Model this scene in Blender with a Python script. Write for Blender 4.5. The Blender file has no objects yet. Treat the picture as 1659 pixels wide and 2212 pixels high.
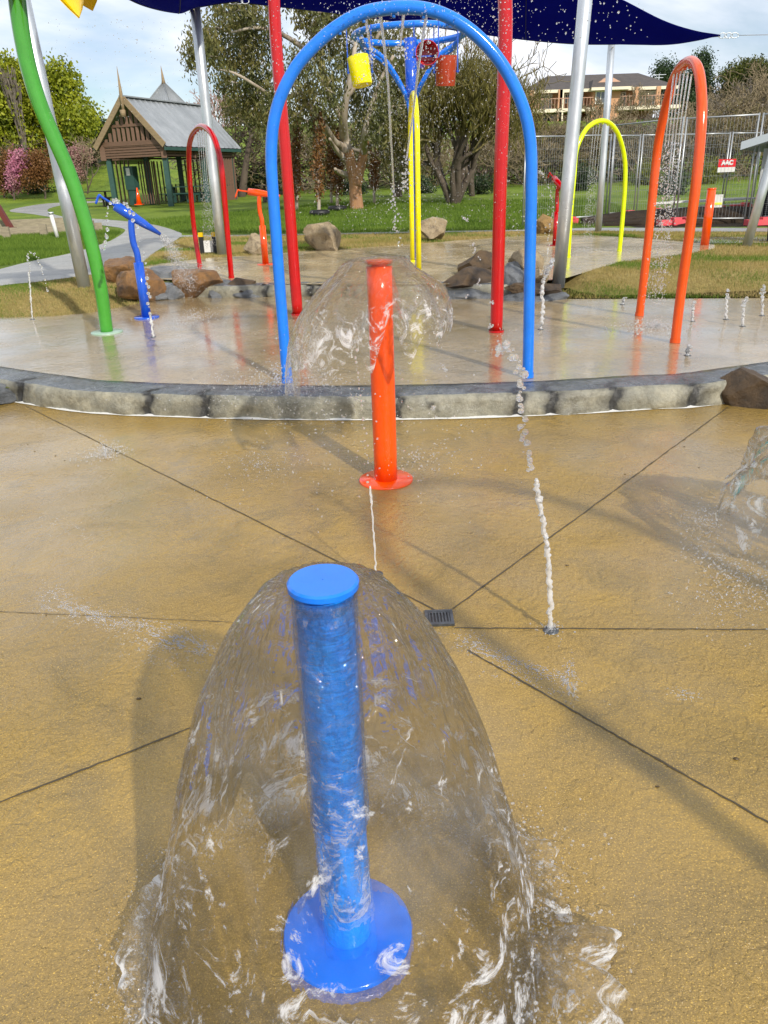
import bpy, bmesh, math, random
import numpy as np
from mathutils import Vector, noise as mnoise
random.seed(7); rng = np.random.default_rng(7)
SC = bpy.context.scene; COL = SC.collection
# ------------------------------------------------------------------ camera geometry (photo units: 1659 x 2212)
F = 1661.; CX = 829.5; CY = 1106.; EYE = 1.6
_d = np.array([132., -3810., -1661.]); _d /= np.linalg.norm(_d)
_up = -_d; _f = np.array([0, 0, -1.]); _Y = _f - _up*np.dot(_f, _up); _Y /= np.linalg.norm(_Y)
_X = np.cross(_Y, _up); RM = np.array([_X, _Y, _up])
def ray(u, v): return RM @ np.array([(u-CX)/F, -(v-CY)/F, -1.])
def U(u, v, z=0.):
    r = ray(u, v); t = (z-EYE)/r[2]; return np.array([0, 0, EYE]) + r*t
def UY(u, v, y):
    r = ray(u, v); return np.array([0, 0, EYE]) + r*(y/r[1])
def UP(u, v, a, b):                       # on the vertical plane through ground points a, b
    n = np.array([b[1]-a[1], -(b[0]-a[0]), 0.]); r = ray(u, v); o = np.array([0, 0, EYE])
    return o + r*(np.dot(np.array([a[0], a[1], 0])-o*[1, 1, 0], n)/np.dot(r, n))
def PX(p):
    c = RM.T @ (np.array(p, float)-[0, 0, EYE]); return CX+F*c[0]/-c[2], CY-F*c[1]/-c[2], -c[2]
def pw(p, px): return px*PX(p)[2]/F       # metres covered by px photo units at p
def sst(a, b, x):
    t = np.clip((x-a)/(b-a), 0, 1); return t*t*(3-2*t)
def T(x, y):                              # lawn height
    z = .165 + .155*sst(9.6, 10.7, y-1.3*sst(-4.0, -3.2, x)*(1-sst(2.3, 2.9, x))) + .014*np.maximum(0, y-21) + 6.2*sst(46, 108, y)
    return z + .10*np.sin(x*.11+1)*sst(24, 40, y) + .35*np.sin(x*.045+y*.03)*sst(50, 90, y)
def G(u, v, off=0.):                      # photo point on the lawn
    r = ray(u, v); t = 6.5; step = .25
    while t < 400:
        p = np.array([0, 0, EYE]) + r*t
        if p[2] < T(p[0], p[1])+off: break
        t += step; step *= 1.01
    lo, hi = t-step, t
    for _ in range(30):
        m = (lo+hi)/2; p = np.array([0, 0, EYE])+r*m
        if p[2] < T(p[0], p[1])+off: hi = m
        else: lo = m
    return np.array([0, 0, EYE])+r*hi
# ------------------------------------------------------------------ objects
ORG = {}
def tag(o, label=None, cat=None, group=None, kind=None):
    if label: o['label'] = label
    if cat: o['category'] = cat
    if group: o['group'] = group
    if kind: o['kind'] = kind
    return o
def thing(name, label, cat, loc=(0, 0, 0), group=None, rz=0):
    o = bpy.data.objects.new(name, None); COL.objects.link(o); o.location = loc; o.rotation_euler = (0, 0, rz)
    o.empty_display_size = .1; ORG[o.name] = np.array(loc, float); return tag(o, label, cat, group)
def copy_tree(o, parent=None):
    c = o.copy(); COL.objects.link(c)
    if parent: c.parent = parent
    ORG[c.name] = ORG.get(o.name, np.zeros(3))
    for ch in [x for x in bpy.data.objects if x.parent == o]: copy_tree(ch, c)
    return c
class MB:
    def __init__(s): s.v = []; s.f = []; s.n = 0; s.mi = []
    def add(s, v, f, m=0):
        v = np.asarray(v, float).reshape(-1, 3); s.v.append(v)
        for q in f: s.f.append(tuple(int(i)+s.n for i in q)); s.mi.append(m)
        s.n += len(v); return s
    def box(s, c, d, rz=0, m=0, tilt=None):
        c = np.array(c, float); hx, hy, hz = np.array(d)/2
        v = np.array([(x, y, z) for x in (-hx, hx) for y in (-hy, hy) for z in (-hz, hz)])
        if tilt is not None: v = v @ np.array(tilt).T
        ca, sa = math.cos(rz), math.sin(rz); v = v @ np.array([[ca, sa, 0], [-sa, ca, 0], [0, 0, 1]])
        return s.add(v+c, [(0, 1, 3, 2), (4, 6, 7, 5), (0, 4, 5, 1), (2, 3, 7, 6), (0, 2, 6, 4), (1, 5, 7, 3)], m)
    def beam(s, a, b, w, h, m=0):          # box from a to b, w across (horizontal), h the other way
        a = np.array(a, float); b = np.array(b, float); d = b-a; d = d/np.linalg.norm(d)
        x = np.cross(d, [0, 0, 1.]); x = np.array([1., 0, 0]) if np.linalg.norm(x) < 1e-4 else x/np.linalg.norm(x)
        y = np.cross(x, d); v = []
        for p in (a, b):
            for i, j in ((-1, -1), (1, -1), (1, 1), (-1, 1)): v.append(p+x*i*w/2+y*j*h/2)
        return s.add(v, [(3, 2, 1, 0), (4, 5, 6, 7), (0, 1, 5, 4), (1, 2, 6, 5), (2, 3, 7, 6), (3, 0, 4, 7)], m)
    def tube(s, pts, r, n=10, cap=True, m=0):
        pts = np.asarray(pts, float); k = len(pts); r = np.broadcast_to(np.asarray(r, float), (k,))
        tg = np.gradient(pts, axis=0); tg /= np.linalg.norm(tg, axis=1)[:, None]+1e-12
        ref = np.array([0, 0, 1.]) if abs(tg[0][2]) < .9 else np.array([1., 0, 0])
        x = np.cross(tg[0], ref); x /= np.linalg.norm(x); ang = np.arange(n)*2*math.pi/n; V = []
        for i in range(k):
            x = x-tg[i]*np.dot(x, tg[i]); x /= np.linalg.norm(x); y = np.cross(tg[i], x)
            V.append(pts[i]+r[i]*(np.cos(ang)[:, None]*x+np.sin(ang)[:, None]*y))
        f = [(i*n+j, i*n+(j+1) % n, (i+1)*n+(j+1) % n, (i+1)*n+j) for i in range(k-1) for j in range(n)]
        if cap and n > 4: f += [tuple(range(n))[::-1], tuple((k-1)*n+j for j in range(n))]
        return s.add(np.concatenate(V), f, m)
    def lathe(s, c, prof, n=32, m=0):      # prof: (radius, z)
        c = np.array(c, float); a = np.arange(n)*2*math.pi/n
        V = np.concatenate([np.stack([r*np.cos(a), r*np.sin(a), np.full(n, z)], 1) for r, z in prof])+c
        k = len(prof); f = [(i*n+j, i*n+(j+1) % n, (i+1)*n+(j+1) % n, (i+1)*n+j) for i in range(k-1) for j in range(n)]
        return s.add(V, f, m)
    def build(s, name, mat, parent=None, smooth=True, loc=None, local=False, uv=None):
        V = np.concatenate(s.v) if s.v else np.zeros((0, 3))
        org = np.zeros(3)
        if parent is not None and not local: org = ORG.get(parent.name, np.zeros(3))
        elif loc is not None: org = np.array(loc, float)
        me = bpy.data.meshes.new(name); me.from_pydata((V-org).tolist(), [], s.f)
        for m in (mat if isinstance(mat, (list, tuple)) else [mat]): me.materials.append(m)
        if any(s.mi): me.polygons.foreach_set('material_index', s.mi)
        if smooth:
            me.polygons.foreach_set('use_smooth', [True]*len(me.polygons))
            if smooth == 'auto': me.set_sharp_from_angle(angle=math.radians(40))
        me.update(); o = bpy.data.objects.new(name, me); COL.objects.link(o)
        if parent is not None: o.parent = parent; ORG[o.name] = org if not local else np.zeros(3)
        elif loc is not None: o.location = org; ORG[o.name] = org
        return o
def spline(pts, n=8):
    P = np.asarray(pts, float); P = np.vstack([2*P[0]-P[1], P, 2*P[-1]-P[-2]]); out = []
    for i in range(1, len(P)-2):
        for t in np.linspace(0, 1, n, endpoint=False):
            a, b, c, d = P[i-1:i+3]
            out.append(.5*((2*b)+(-a+c)*t+(2*a-5*b+4*c-d)*t*t+(-a+3*b-3*c+d)*t**3))
    out.append(P[-2]); return np.array(out)
def grid_mesh(P, nu, nv, close=False):     # P (nu*nv) grid faces
    f = []
    for i in range(nu-1):
        for j in range(nv if close else nv-1): f.append((i*nv+j, i*nv+(j+1) % nv, (i+1)*nv+(j+1) % nv, (i+1)*nv+j))
    return f
def vnoise(P, sc, seed=0):
    o = Vector((seed*13.1, seed*7.7, seed*3.3)); return np.array([mnoise.noise(Vector(p)*sc+o) for p in P])
_ico = {}
def ico(sub):
    if sub not in _ico:
        bm = bmesh.new(); bmesh.ops.create_icosphere(bm, subdivisions=sub, radius=1)
        _ico[sub] = (np.array([v.co[:] for v in bm.verts]), np.array([[v.index for v in f.verts] for f in bm.faces])); bm.free()
    return _ico[sub]
def np_mesh(name, V, Fc, mat, loc=(0, 0, 0), parent=None, smooth=False, mi=None):
    """fast mesh of equal-sided faces"""
    k = Fc.shape[1]; me = bpy.data.meshes.new(name)
    me.vertices.add(len(V)); me.vertices.foreach_set('co', np.asarray(V-np.array(loc), np.float32).ravel())
    me.loops.add(Fc.size); me.loops.foreach_set('vertex_index', Fc.astype(np.int32).ravel())
    me.polygons.add(len(Fc)); me.polygons.foreach_set('loop_start', np.arange(0, Fc.size, k, dtype=np.int32))
    for m in (mat if isinstance(mat, (list, tuple)) else [mat]): me.materials.append(m)
    if mi is not None: me.polygons.foreach_set('material_index', np.asarray(mi, np.int32))
    if smooth: me.polygons.foreach_set('use_smooth', np.ones(len(Fc), bool))
    me.update(calc_edges=True); me.validate()
    o = bpy.data.objects.new(name, me); COL.objects.link(o)
    if parent is not None: o.parent = parent
    else: o.location = loc
    return o
def drops_geo(P, r, sub=1, squash=None):
    v, f = ico(sub); P = np.asarray(P); r = np.asarray(r)
    S = np.ones((len(P), 3)) if squash is None else squash
    V = (P[:, None, :]+v[None]*(r[:, None]*S)[:, None, :]).reshape(-1, 3)
    Fc = (f[None]+(np.arange(len(P))*len(v))[:, None, None]).reshape(-1, 3); return V, Fc
# ------------------------------------------------------------------ materials
def newmat(name):
    m = bpy.data.materials.new(name); m.use_nodes = True; nt = m.node_tree
    return m, nt, nt.nodes['Principled BSDF'], nt.nodes['Material Output']
def nd(nt, t, **k):
    n = nt.nodes.new(t)
    for a, b in k.items():
        if a in n.inputs: n.inputs[a].default_value = b
        else: setattr(n, a, b)
    return n
def mix_col(nt, fac, a, b):
    n = nt.nodes.new('ShaderNodeMix'); n.data_type = 'RGBA'
    for i, x in ((0, fac), (6, a), (7, b)):
        if isinstance(x, (int, float)): n.inputs[i].default_value = x
        elif isinstance(x, tuple): n.inputs[i].default_value = x if len(x) == 4 else (*x, 1)
        else: nt.links.new(x, n.inputs[i])
    return n.outputs[2]
def ramp(nt, src, a, b, lo=0., hi=1.):
    n = nt.nodes.new('ShaderNodeMapRange'); n.inputs[1].default_value = a; n.inputs[2].default_value = b
    n.inputs[3].default_value = lo; n.inputs[4].default_value = hi; nt.links.new(src, n.inputs[0]); return n.outputs[0]
def nz(nt, scale, detail=4, rough=.6, vec=None, dist=0.):
    n = nd(nt, 'ShaderNodeTexNoise', Scale=scale, Detail=detail, Roughness=rough, Distortion=dist)
    if vec is None:
        g = nt.nodes.new('ShaderNodeNewGeometry'); vec = g.outputs['Position']
    nt.links.new(vec, n.inputs['Vector']); return n.outputs['Fac']
def objvec(nt, sx=1, sy=1, sz=1):
    tc = nt.nodes.new('ShaderNodeTexCoord'); mp = nt.nodes.new('ShaderNodeMapping'); mp.inputs['Scale'].default_value = (sx, sy, sz)
    nt.links.new(tc.outputs['Object'], mp.inputs[0]); return mp.outputs[0]
def mat(name, c1, rough=.5, metal=0., c2=None, ns=5., bump=0., bs=None, coat=0., rvar=0., spec=.5, vec=None, trans=0.):
    m, nt, b, o = newmat(name)
    b.inputs['Roughness'].default_value = rough; b.inputs['Metallic'].default_value = metal
    b.inputs['Coat Weight'].default_value = coat; b.inputs['Coat Roughness'].default_value = .05
    b.inputs['Specular IOR Level'].default_value = spec
    v = objvec(nt, *(vec or (1, 1, 1)))
    if c2 is None: b.inputs['Base Color'].default_value = (*c1, 1)
    else: nt.links.new(mix_col(nt, ramp(nt, nz(nt, ns, 5, .65, v), .3, .7), c1, c2), b.inputs['Base Color'])
    if rvar: nt.links.new(ramp(nt, nz(nt, ns*1.7, 4, .6, v), .3, .7, max(.02, rough-rvar), rough+rvar), b.inputs['Roughness'])
    if bump:
        bp = nd(nt, 'ShaderNodeBump', Strength=1., Distance=bump); nt.links.new(nz(nt, bs or ns*4, 5, .65, v), bp.inputs['Height'])
        nt.links.new(bp.outputs[0], b.inputs['Normal'])
    return m
def leafmat(name, c1, c2, c3=None, tr=.25, rough=.55):
    m, nt, b, o = newmat(name); g = nt.nodes.new('ShaderNodeNewGeometry')
    col = mix_col(nt, g.outputs['Random Per Island'], c1, c2)
    if c3: col = mix_col(nt, ramp(nt, nz(nt, .9, 3), .45, .65), col, c3)
    nt.links.new(col, b.inputs['Base Color']); b.inputs['Roughness'].default_value = rough
    b.inputs['Specular IOR Level'].default_value = .3
    t = nt.nodes.new('ShaderNodeBsdfTranslucent'); nt.links.new(col, t.inputs[0])
    x = nt.nodes.new('ShaderNodeMixShader'); x.inputs[0].default_value = tr
    nt.links.new(b.outputs[0], x.inputs[1]); nt.links.new(t.outputs[0], x.inputs[2]); nt.links.new(x.outputs[0], o.inputs[0]); return m
def paint(name, c, rough=.14):
    return mat(name, c, rough, c2=tuple(min(1, k*.82) for k in c), ns=9, coat=.25, rvar=.06, bump=.0006, bs=60)
BLUE = paint('blue paint', (.005, .18, .88)); BLUE2 = paint('light blue paint', (.008, .20, .86))
RED = paint('red paint', (.50, .001, .0015)); ORANGE = paint('orange paint', (.92, .085, .002)); ORANGE2 = paint('deep orange paint', (.80, .09, .006))
YEL = paint('yellow paint', (.95, .86, .0)); LIME = paint('lime yellow paint', (.70, .86, .0)); GREEN = paint('green paint', (.06, .32, .03)); GOLD = paint('golden yellow paint', (.85, .55, .0))
DKBLUE = paint('royal blue paint', (.01, .09, .58)); DKRED = paint('rust red paint', (.42, .05, .02))
def galv():
    m, nt, b, o = newmat('galvanised steel'); b.inputs['Metallic'].default_value = .75
    v = objvec(nt, 1, 1, .35); vo = nd(nt, 'ShaderNodeTexVoronoi', Scale=28.); nt.links.new(v, vo.inputs['Vector'])
    c = mix_col(nt, vo.outputs['Color'], (.60, .64, .67), (.74, .77, .79)); c = mix_col(nt, ramp(nt, nz(nt, 3, 4, .6, v), .35, .7), c, (.50, .54, .57))
    nt.links.new(c, b.inputs['Base Color']); nt.links.new(ramp(nt, nz(nt, 12, 4, .6, v), .3, .7, .28, .5), b.inputs['Roughness'])
    return m
GALV = galv(); CHROME = mat('bright steel', (.7, .7, .7), .25, 1.)
WHITEP = mat('white paint', (.75, .75, .73), .5, c2=(.6, .6, .57), ns=6)
def concrete(name, base, alt, dark, rough=(.06, .35), rip=(55., .006), wet=.5, stain=.6, cw=(.2, .8), cr=.06):
    m, nt, b, o = newmat(name)
    n1 = nz(nt, .9, 5, .6); n2 = nz(nt, 6, 5, .7); n3 = nz(nt, 120, 3, .8)
    c = mix_col(nt, ramp(nt, n1, .40, .62), base, alt); c = mix_col(nt, ramp(nt, n2, .5, .8, 0, stain), c, dark); c = mix_col(nt, ramp(nt, nz(nt, 1.7, 6, .65, None, 1.2), .50, .66, 0, stain), c, dark)
    c = mix_col(nt, ramp(nt, n3, .40, .70, 0, .75), c, tuple(k*.5 for k in base))
    sp = nz(nt, 210, 2, .6); c = mix_col(nt, ramp(nt, sp, .58, .68, 0, .8), c, tuple(min(.8, k*1.9) for k in base))  # bright specks: partly aggregate, partly ripple sparkle painted into the colour
    nt.links.new(c, b.inputs['Base Color'])
    r = ramp(nt, nz(nt, 1.6, 4, .6), .35, .65, rough[0], rough[1]); nt.links.new(r, b.inputs['Roughness'])
    b.inputs['Specular IOR Level'].default_value = wet
    g = nt.nodes.new('ShaderNodeNewGeometry'); mp = nd(nt, 'ShaderNodeMapping'); mp.inputs['Scale'].default_value = (1, .8, 1); mp.inputs['Rotation'].default_value = (0, 0, .5)
    nt.links.new(g.outputs['Position'], mp.inputs[0])
    a = nz(nt, rip[0], 3, .55, mp.outputs[0], .8); w2 = nz(nt, rip[0]*.28, 3, .5, mp.outputs[0], 1.5); a3 = nz(nt, rip[0]*5, 2, .5)
    mm = nd(nt, 'ShaderNodeMath', operation='MULTIPLY_ADD'); mm.inputs[1].default_value = 1.6; nt.links.new(w2, mm.inputs[0]); nt.links.new(a, mm.inputs[2])
    mm2 = nd(nt, 'ShaderNodeMath', operation='MULTIPLY_ADD'); mm2.inputs[1].default_value = .42; nt.links.new(a3, mm2.inputs[0]); nt.links.new(mm.outputs[0], mm2.inputs[2])
    pud = ramp(nt, nz(nt, .75, 4, .6), .40, .60); dm = nd(nt, 'ShaderNodeMath', operation='MULTIPLY'); dm.inputs[1].default_value = rip[1]; nt.links.new(ramp(nt, pud, 0, 1, 1., .45), dm.inputs[0])
    bp = nd(nt, 'ShaderNodeBump', Strength=1.); nt.links.new(dm.outputs[0], bp.inputs['Distance']); nt.links.new(mm2.outputs[0], bp.inputs['Height']); nt.links.new(bp.outputs[0], b.inputs['Normal'])
    cb = nd(nt, 'ShaderNodeBump', Strength=1., Distance=rip[1]*.22); nt.links.new(mm.outputs[0], cb.inputs['Height']); nt.links.new(cb.outputs[0], b.inputs['Coat Normal'])
    nt.links.new(ramp(nt, pud, 0, 1, cw[0], cw[1]), b.inputs['Coat Weight']); b.inputs['Coat Roughness'].default_value = cr; b.inputs['Coat IOR'].default_value = 1.4
    return m
PAD0 = concrete('wet ochre concrete', (.385, .245, .048), (.285, .195, .07), (.175, .125, .042), (.12, .36), (60., .0080), .5, .75, (.15, .9), .05)
PAD1 = concrete('wet beige concrete', (.37, .275, .145), (.28, .22, .13), (.17, .135, .08), (.08, .3), (22., .0022), .45, .75, (.10, .7), .10)
PAD2 = concrete('pale beige concrete', (.56, .42, .22), (.42, .33, .20), (.28, .23, .15), (.07, .34), (18., .0030), .4, .5, (.0, .5), .14)
PATHM = concrete('grey footpath concrete', (.36, .36, .34), (.30, .31, .31), (.2, .2, .2), (.35, .6), (60., .001), .35, .4, (.0, .25), .2)
DARKLINE = mat('dark joint', (.06, .045, .022), .6)
# water
def water(name, mixf=.55, aer=0., bump=.004, bs=(14., 14.), uv=False, streak=.0):
    m, nt, b, o = newmat(name); nt.nodes.remove(b)
    gl = nd(nt, 'ShaderNodeBsdfGlass', IOR=1.33, Roughness=.0); tr = nd(nt, 'ShaderNodeBsdfTransparent')
    x = nt.nodes.new('ShaderNodeMixShader'); x.inputs[0].default_value = mixf
    nt.links.new(tr.outputs[0], x.inputs[1]); nt.links.new(gl.outputs[0], x.inputs[2]); out = x.outputs[0]
    if uv:
        tc = nt.nodes.new('ShaderNodeUVMap'); mp = nt.nodes.new('ShaderNodeMapping'); mp.inputs['Scale'].default_value = (bs[0], bs[1], 1)
        nt.links.new(tc.outputs[0], mp.inputs[0]); v = mp.outputs[0]
    else: v = objvec(nt, bs[0], bs[0], bs[1])
    n = nz(nt, 1., 4, .6, v, .6); n2 = nz(nt, 3.2, 2, .5, v, .3)
    mm = nd(nt, 'ShaderNodeMath', operation='MULTIPLY_ADD'); mm.inputs[1].default_value = .3; nt.links.new(n2, mm.inputs[0]); nt.links.new(n, mm.inputs[2])
    bp = nd(nt, 'ShaderNodeBump', Strength=1., Distance=bump); nt.links.new(mm.outputs[0], bp.inputs['Height']); nt.links.new(bp.outputs[0], gl.inputs['Normal'])
    if aer or streak:
        df = nd(nt, 'ShaderNodeBsdfDiffuse'); df.inputs[0].default_value = (.85, .87, .9, 1)
        y = nt.nodes.new('ShaderNodeMixShader'); nt.links.new(out, y.inputs[1]); nt.links.new(df.outputs[0], y.inputs[2])
        if streak: nt.links.new(ramp(nt, nz(nt, 1.7, 5, .7, v, 1.), .52, .80, aer, aer+streak), y.inputs[0])
        else: y.inputs[0].default_value = aer
        out = y.outputs[0]
    nt.links.new(out, o.inputs[0]); return m
def film(name, bump, bs, foam=(.60, .72, .7), ior=1.06, sc2=6.5, rs=.30):
    m, nt, b, o = newmat(name); nt.nodes.remove(b)
    tc = nt.nodes.new('ShaderNodeUVMap'); mp = nt.nodes.new('ShaderNodeMapping'); mp.inputs['Scale'].default_value = (bs[0], bs[1], 1); nt.links.new(tc.outputs[0], mp.inputs[0]); v = mp.outputs[0]
    mp2 = nt.nodes.new('ShaderNodeMapping'); mp2.inputs['Scale'].default_value = (bs[0]*.55, bs[1]*2.2, 1); nt.links.new(tc.outputs[0], mp2.inputs[0])
    n = nz(nt, 1., 3, .55, v, .5); n2 = nz(nt, 3.4, 2, .5, v, .3); n3_ = nz(nt, 1.6, 3, .5, mp2.outputs[0], 1.2)
    m1 = nd(nt, 'ShaderNodeMath', operation='MULTIPLY_ADD'); m1.inputs[1].default_value = .32; nt.links.new(n2, m1.inputs[0]); nt.links.new(n, m1.inputs[2])
    m2 = nd(nt, 'ShaderNodeMath', operation='MULTIPLY_ADD'); m2.inputs[1].default_value = 1.1; nt.links.new(n3_, m2.inputs[0]); nt.links.new(m1.outputs[0], m2.inputs[2])
    bp = nd(nt, 'ShaderNodeBump', Strength=1., Distance=bump); nt.links.new(m2.outputs[0], bp.inputs['Height'])
    tr = nd(nt, 'ShaderNodeBsdfTransparent'); rf = nd(nt, 'ShaderNodeBsdfRefraction', IOR=ior, Roughness=0.); gs = nd(nt, 'ShaderNodeBsdfGlossy', Roughness=.015); fr = nd(nt, 'ShaderNodeFresnel', IOR=1.5)
    for x in (rf, gs, fr): nt.links.new(bp.outputs[0], x.inputs['Normal'])
    a = nt.nodes.new('ShaderNodeMixShader'); a.inputs[0].default_value = rs; nt.links.new(tr.outputs[0], a.inputs[1]); nt.links.new(rf.outputs[0], a.inputs[2])
    c = nt.nodes.new('ShaderNodeMixShader'); nt.links.new(ramp(nt, fr.outputs[0], 0, 1, 0, .7), c.inputs[0]); nt.links.new(a.outputs[0], c.inputs[1]); nt.links.new(gs.outputs[0], c.inputs[2])
    df = nd(nt, 'ShaderNodeBsdfDiffuse'); df.inputs[0].default_value = (.85, .87, .9, 1); tl = nd(nt, 'ShaderNodeBsdfTranslucent'); tl.inputs[0].default_value = (.85, .87, .9, 1); ad = nt.nodes.new('ShaderNodeMixShader'); ad.inputs[0].default_value = .4; nt.links.new(df.outputs[0], ad.inputs[1]); nt.links.new(tl.outputs[0], ad.inputs[2])
    sx = nt.nodes.new('ShaderNodeSeparateXYZ'); nt.links.new(tc.outputs[0], sx.inputs[0])
    fo = nz(nt, sc2, 7, .72, None, 2.2); fm = nd(nt, 'ShaderNodeMath', operation='MULTIPLY_ADD'); fm.inputs[1].default_value = .16; nt.links.new(ramp(nt, sx.outputs[1], .3, 1.), fm.inputs[0]); nt.links.new(fo, fm.inputs[2])
    veil = ramp(nt, nz(nt, sc2*.45, 4, .6, mp2.outputs[0] if False else None, 1.), .52, .70, .0, .07)
    mx = nd(nt, 'ShaderNodeMath', operation='MAXIMUM'); nt.links.new(veil, mx.inputs[0]); nt.links.new(ramp(nt, fm.outputs[0], foam[0], foam[1], .0, foam[2]), mx.inputs[1])
    e = nt.nodes.new('ShaderNodeMixShader'); nt.links.new(mx.outputs[0], e.inputs[0]); nt.links.new(c.outputs[0], e.inputs[1]); nt.links.new(ad.outputs[0], e.inputs[2]); nt.links.new(e.outputs[0], o.inputs[0]); return m
WSHEET = film('clear water sheet', .010, (24., 3.2), (.655, .75, .8)); WSHEET2 = film('rippling water sheet', .012, (20., 4.), (.64, .75, .75), 1.09, 9.)
WFILM = film('running water film', .012, (7., 22.), (.60, .72, .7), 1.02, 16., .08)
WDROP = water('water drops', .75, .13, .002, (30., 30.))
WJET = water('white water jet', .8, .38, .006, (60., 25.))
WFOAM = water('foaming water', .5, .13, .004, (40., 40.))
# ------------------------------------------------------------------ sun, sky, camera
SAZ, SEL = math.radians(152), math.radians(33)
sun_dir = np.array([math.sin(SAZ)*math.cos(SEL), math.cos(SAZ)*math.cos(SEL), math.sin(SEL)])
ld = bpy.data.lights.new('sun', 'SUN'); ld.energy = 4.3; ld.angle = math.radians(1.4); ld.color = (1, .93, .82)
lo = bpy.data.objects.new('sun', ld); COL.objects.link(lo); lo.rotation_euler = Vector(-sun_dir).to_track_quat('-Z', 'Y').to_euler(); lo.location = (8, -12, 14)
w = bpy.data.worlds.new('World'); SC.world = w; w.use_nodes = True; nt = w.node_tree; bg = nt.nodes['Background']
sk = nd(nt, 'ShaderNodeTexSky'); sk.sky_type = 'NISHITA'; sk.sun_disc = False; sk.sun_elevation = SEL; sk.sun_rotation = SAZ; sk.air_density = 1.0; sk.dust_density = .6; sk.ozone_density = 2.
tc = nt.nodes.new('ShaderNodeTexCoord'); mp = nt.nodes.new('ShaderNodeMapping'); mp.inputs['Scale'].default_value = (1, 1, 2.6); mp.inputs['Location'].default_value = (.35, .2, .1)
nt.links.new(tc.outputs['Generated'], mp.inputs[0])
cm = ramp(nt, nz(nt, 2.1, 7, .56, mp.outputs[0], .25), .37, .54, .08, 1.)
cs = ramp(nt, nz(nt, 3.4, 5, .55, mp.outputs[0]), .38, .66)
cc = mix_col(nt, cs, (11.2, 11.2, 11.3), (6.6, 7.5, 9.4))
nt.links.new(mix_col(nt, cm, sk.outputs[0], cc), bg.inputs[0]); bg.inputs[1].default_value = .115
cd = bpy.data.cameras.new('camera'); cd.sensor_fit = 'VERTICAL'; cd.sensor_height = 36; cd.lens = 36*F/2212; cd.clip_end = 2000; cd.clip_start = .02
co = bpy.data.objects.new('camera', cd); COL.objects.link(co)
from mathutils import Matrix
mw = Matrix([[*RM[i], 0] for i in range(3)]+[[0, 0, 0, 1]]); mw.translation = Vector((0, 0, EYE)); co.matrix_world = mw; SC.camera = co
SC.view_settings.view_transform = 'Standard'; SC.view_settings.look = 'None'; SC.view_settings.exposure = 0; SC.view_settings.gamma = 1
SC.cycles.use_denoising = True; SC.cycles.max_bounces = 14; SC.cycles.transparent_max_bounces = 24; SC.cycles.transmission_bounces = 12
SC.cycles.caustics_refractive = True; SC.cycles.caustics_reflective = False; SC.cycles.sample_clamp_indirect = 6
def struct(o): o['kind'] = 'structure'; return o
def inpoly(x, y, poly):
    x = np.asarray(x); y = np.asarray(y); c = np.zeros(x.shape, bool); j = len(poly)-1
    for i in range(len(poly)):
        xi, yi, xj, yj = poly[i][0], poly[i][1], poly[j][0], poly[j][1]
        c ^= ((yi > y) != (yj > y)) & (x < (xj-xi)*(y-yi)/(yj-yi+1e-12)+xi); j = i
    return c
# ------------------------------------------------------------------ ground
pts = spline([U(u, v) for u, v in [(-500, 905), (-200, 870)]][:0]+[np.array([-9, 9.5, 0]), np.array([-5, 7.4, 0])]+[U(u, v) for u, v in [(50, 872), (200, 893), (500, 905), (800, 908), (1130, 900), (1400, 885), (1580, 870)]]+[np.array([4.6, 6.3, 0]), np.array([7.5, 8.2, 0]), np.array([12, 10, 0])], 24)
KERB = pts[:, :2]
nrm = np.gradient(KERB, axis=0); nrm = np.stack([-nrm[:, 1], nrm[:, 0]], 1); nrm /= np.linalg.norm(nrm, axis=1)[:, None]   # points away from camera
m = MB(); m.add([(-40, -30, 0), (40, -30, 0), (40, 9.3, 0), (-40, 9.3, 0)][:4], [(0, 1, 2, 3)])
struct(m.build('splash_pad_ground', PAD0, smooth=False)); 
# pad 1
back = KERB+nrm*.30
p1 = [tuple(b) for b in back]
edge1 = [U(u, v, .17)[:2] for u, v in [(1659, 644), (1450, 645), (1235, 646), (1150, 640), (960, 636), (700, 636), (560, 636), (400, 640), (300, 655), (200, 675), (110, 683), (0, 686)]]
p1 = [(-12, 10.0)]+p1+[(12, 9.5)]+[tuple(e) for e in edge1]+[(-5.2, 9.35)]
def flatpoly(name, poly, z, mt):
    bm = bmesh.new(); vs = [bm.verts.new((x, y, z)) for x, y in poly]; f = bm.faces.new(vs)
    if f.normal.z < 0: f.normal_flip()
    bmesh.ops.triangulate(bm, faces=[f]); bm.normal_update()
    me = bpy.data.meshes.new(name); bm.to_mesh(me); bm.free(); me.materials.append(mt)
    o = bpy.data.objects.new(name, me); COL.objects.link(o); return struct(o)
k1 = [tuple(b) for b in (KERB+nrm*.33)]
flatpoly('upper_terrace_pavement', k1+[(12, 9.5)]+[tuple(e) for e in edge1]+[(-8, 9.6)], .170, PAD1)
edge2 = [U(u, v, .325)[:2] for u, v in [(1225, 600), (1292, 580), (1339, 566), (1404, 559), (1486, 548), (1544, 537), (1544, 528), (1422, 517), (1278, 508), (1121, 510), (1053, 515), (981, 520), (891, 528), (747, 537), (657, 542), (586, 549), (452, 557), (380, 565), (310, 575), (270, 582)]]
K2 = [U(u, v, .325)[:2]+np.array([0, .12]) for u, v in [(330, 605), (560, 616), (700, 617), (960, 617), (1100, 612), (1190, 608)]]
PADPOLY2 = [tuple(e) for e in K2]+[tuple(e) for e in edge2]
flatpoly('rear_terrace_pavement', PADPOLY2, .326, PAD2)
PADPOLY1 = k1+[(12, 9.5)]+[tuple(e) for e in edge1]+[(-8, 9.6)]
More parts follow.
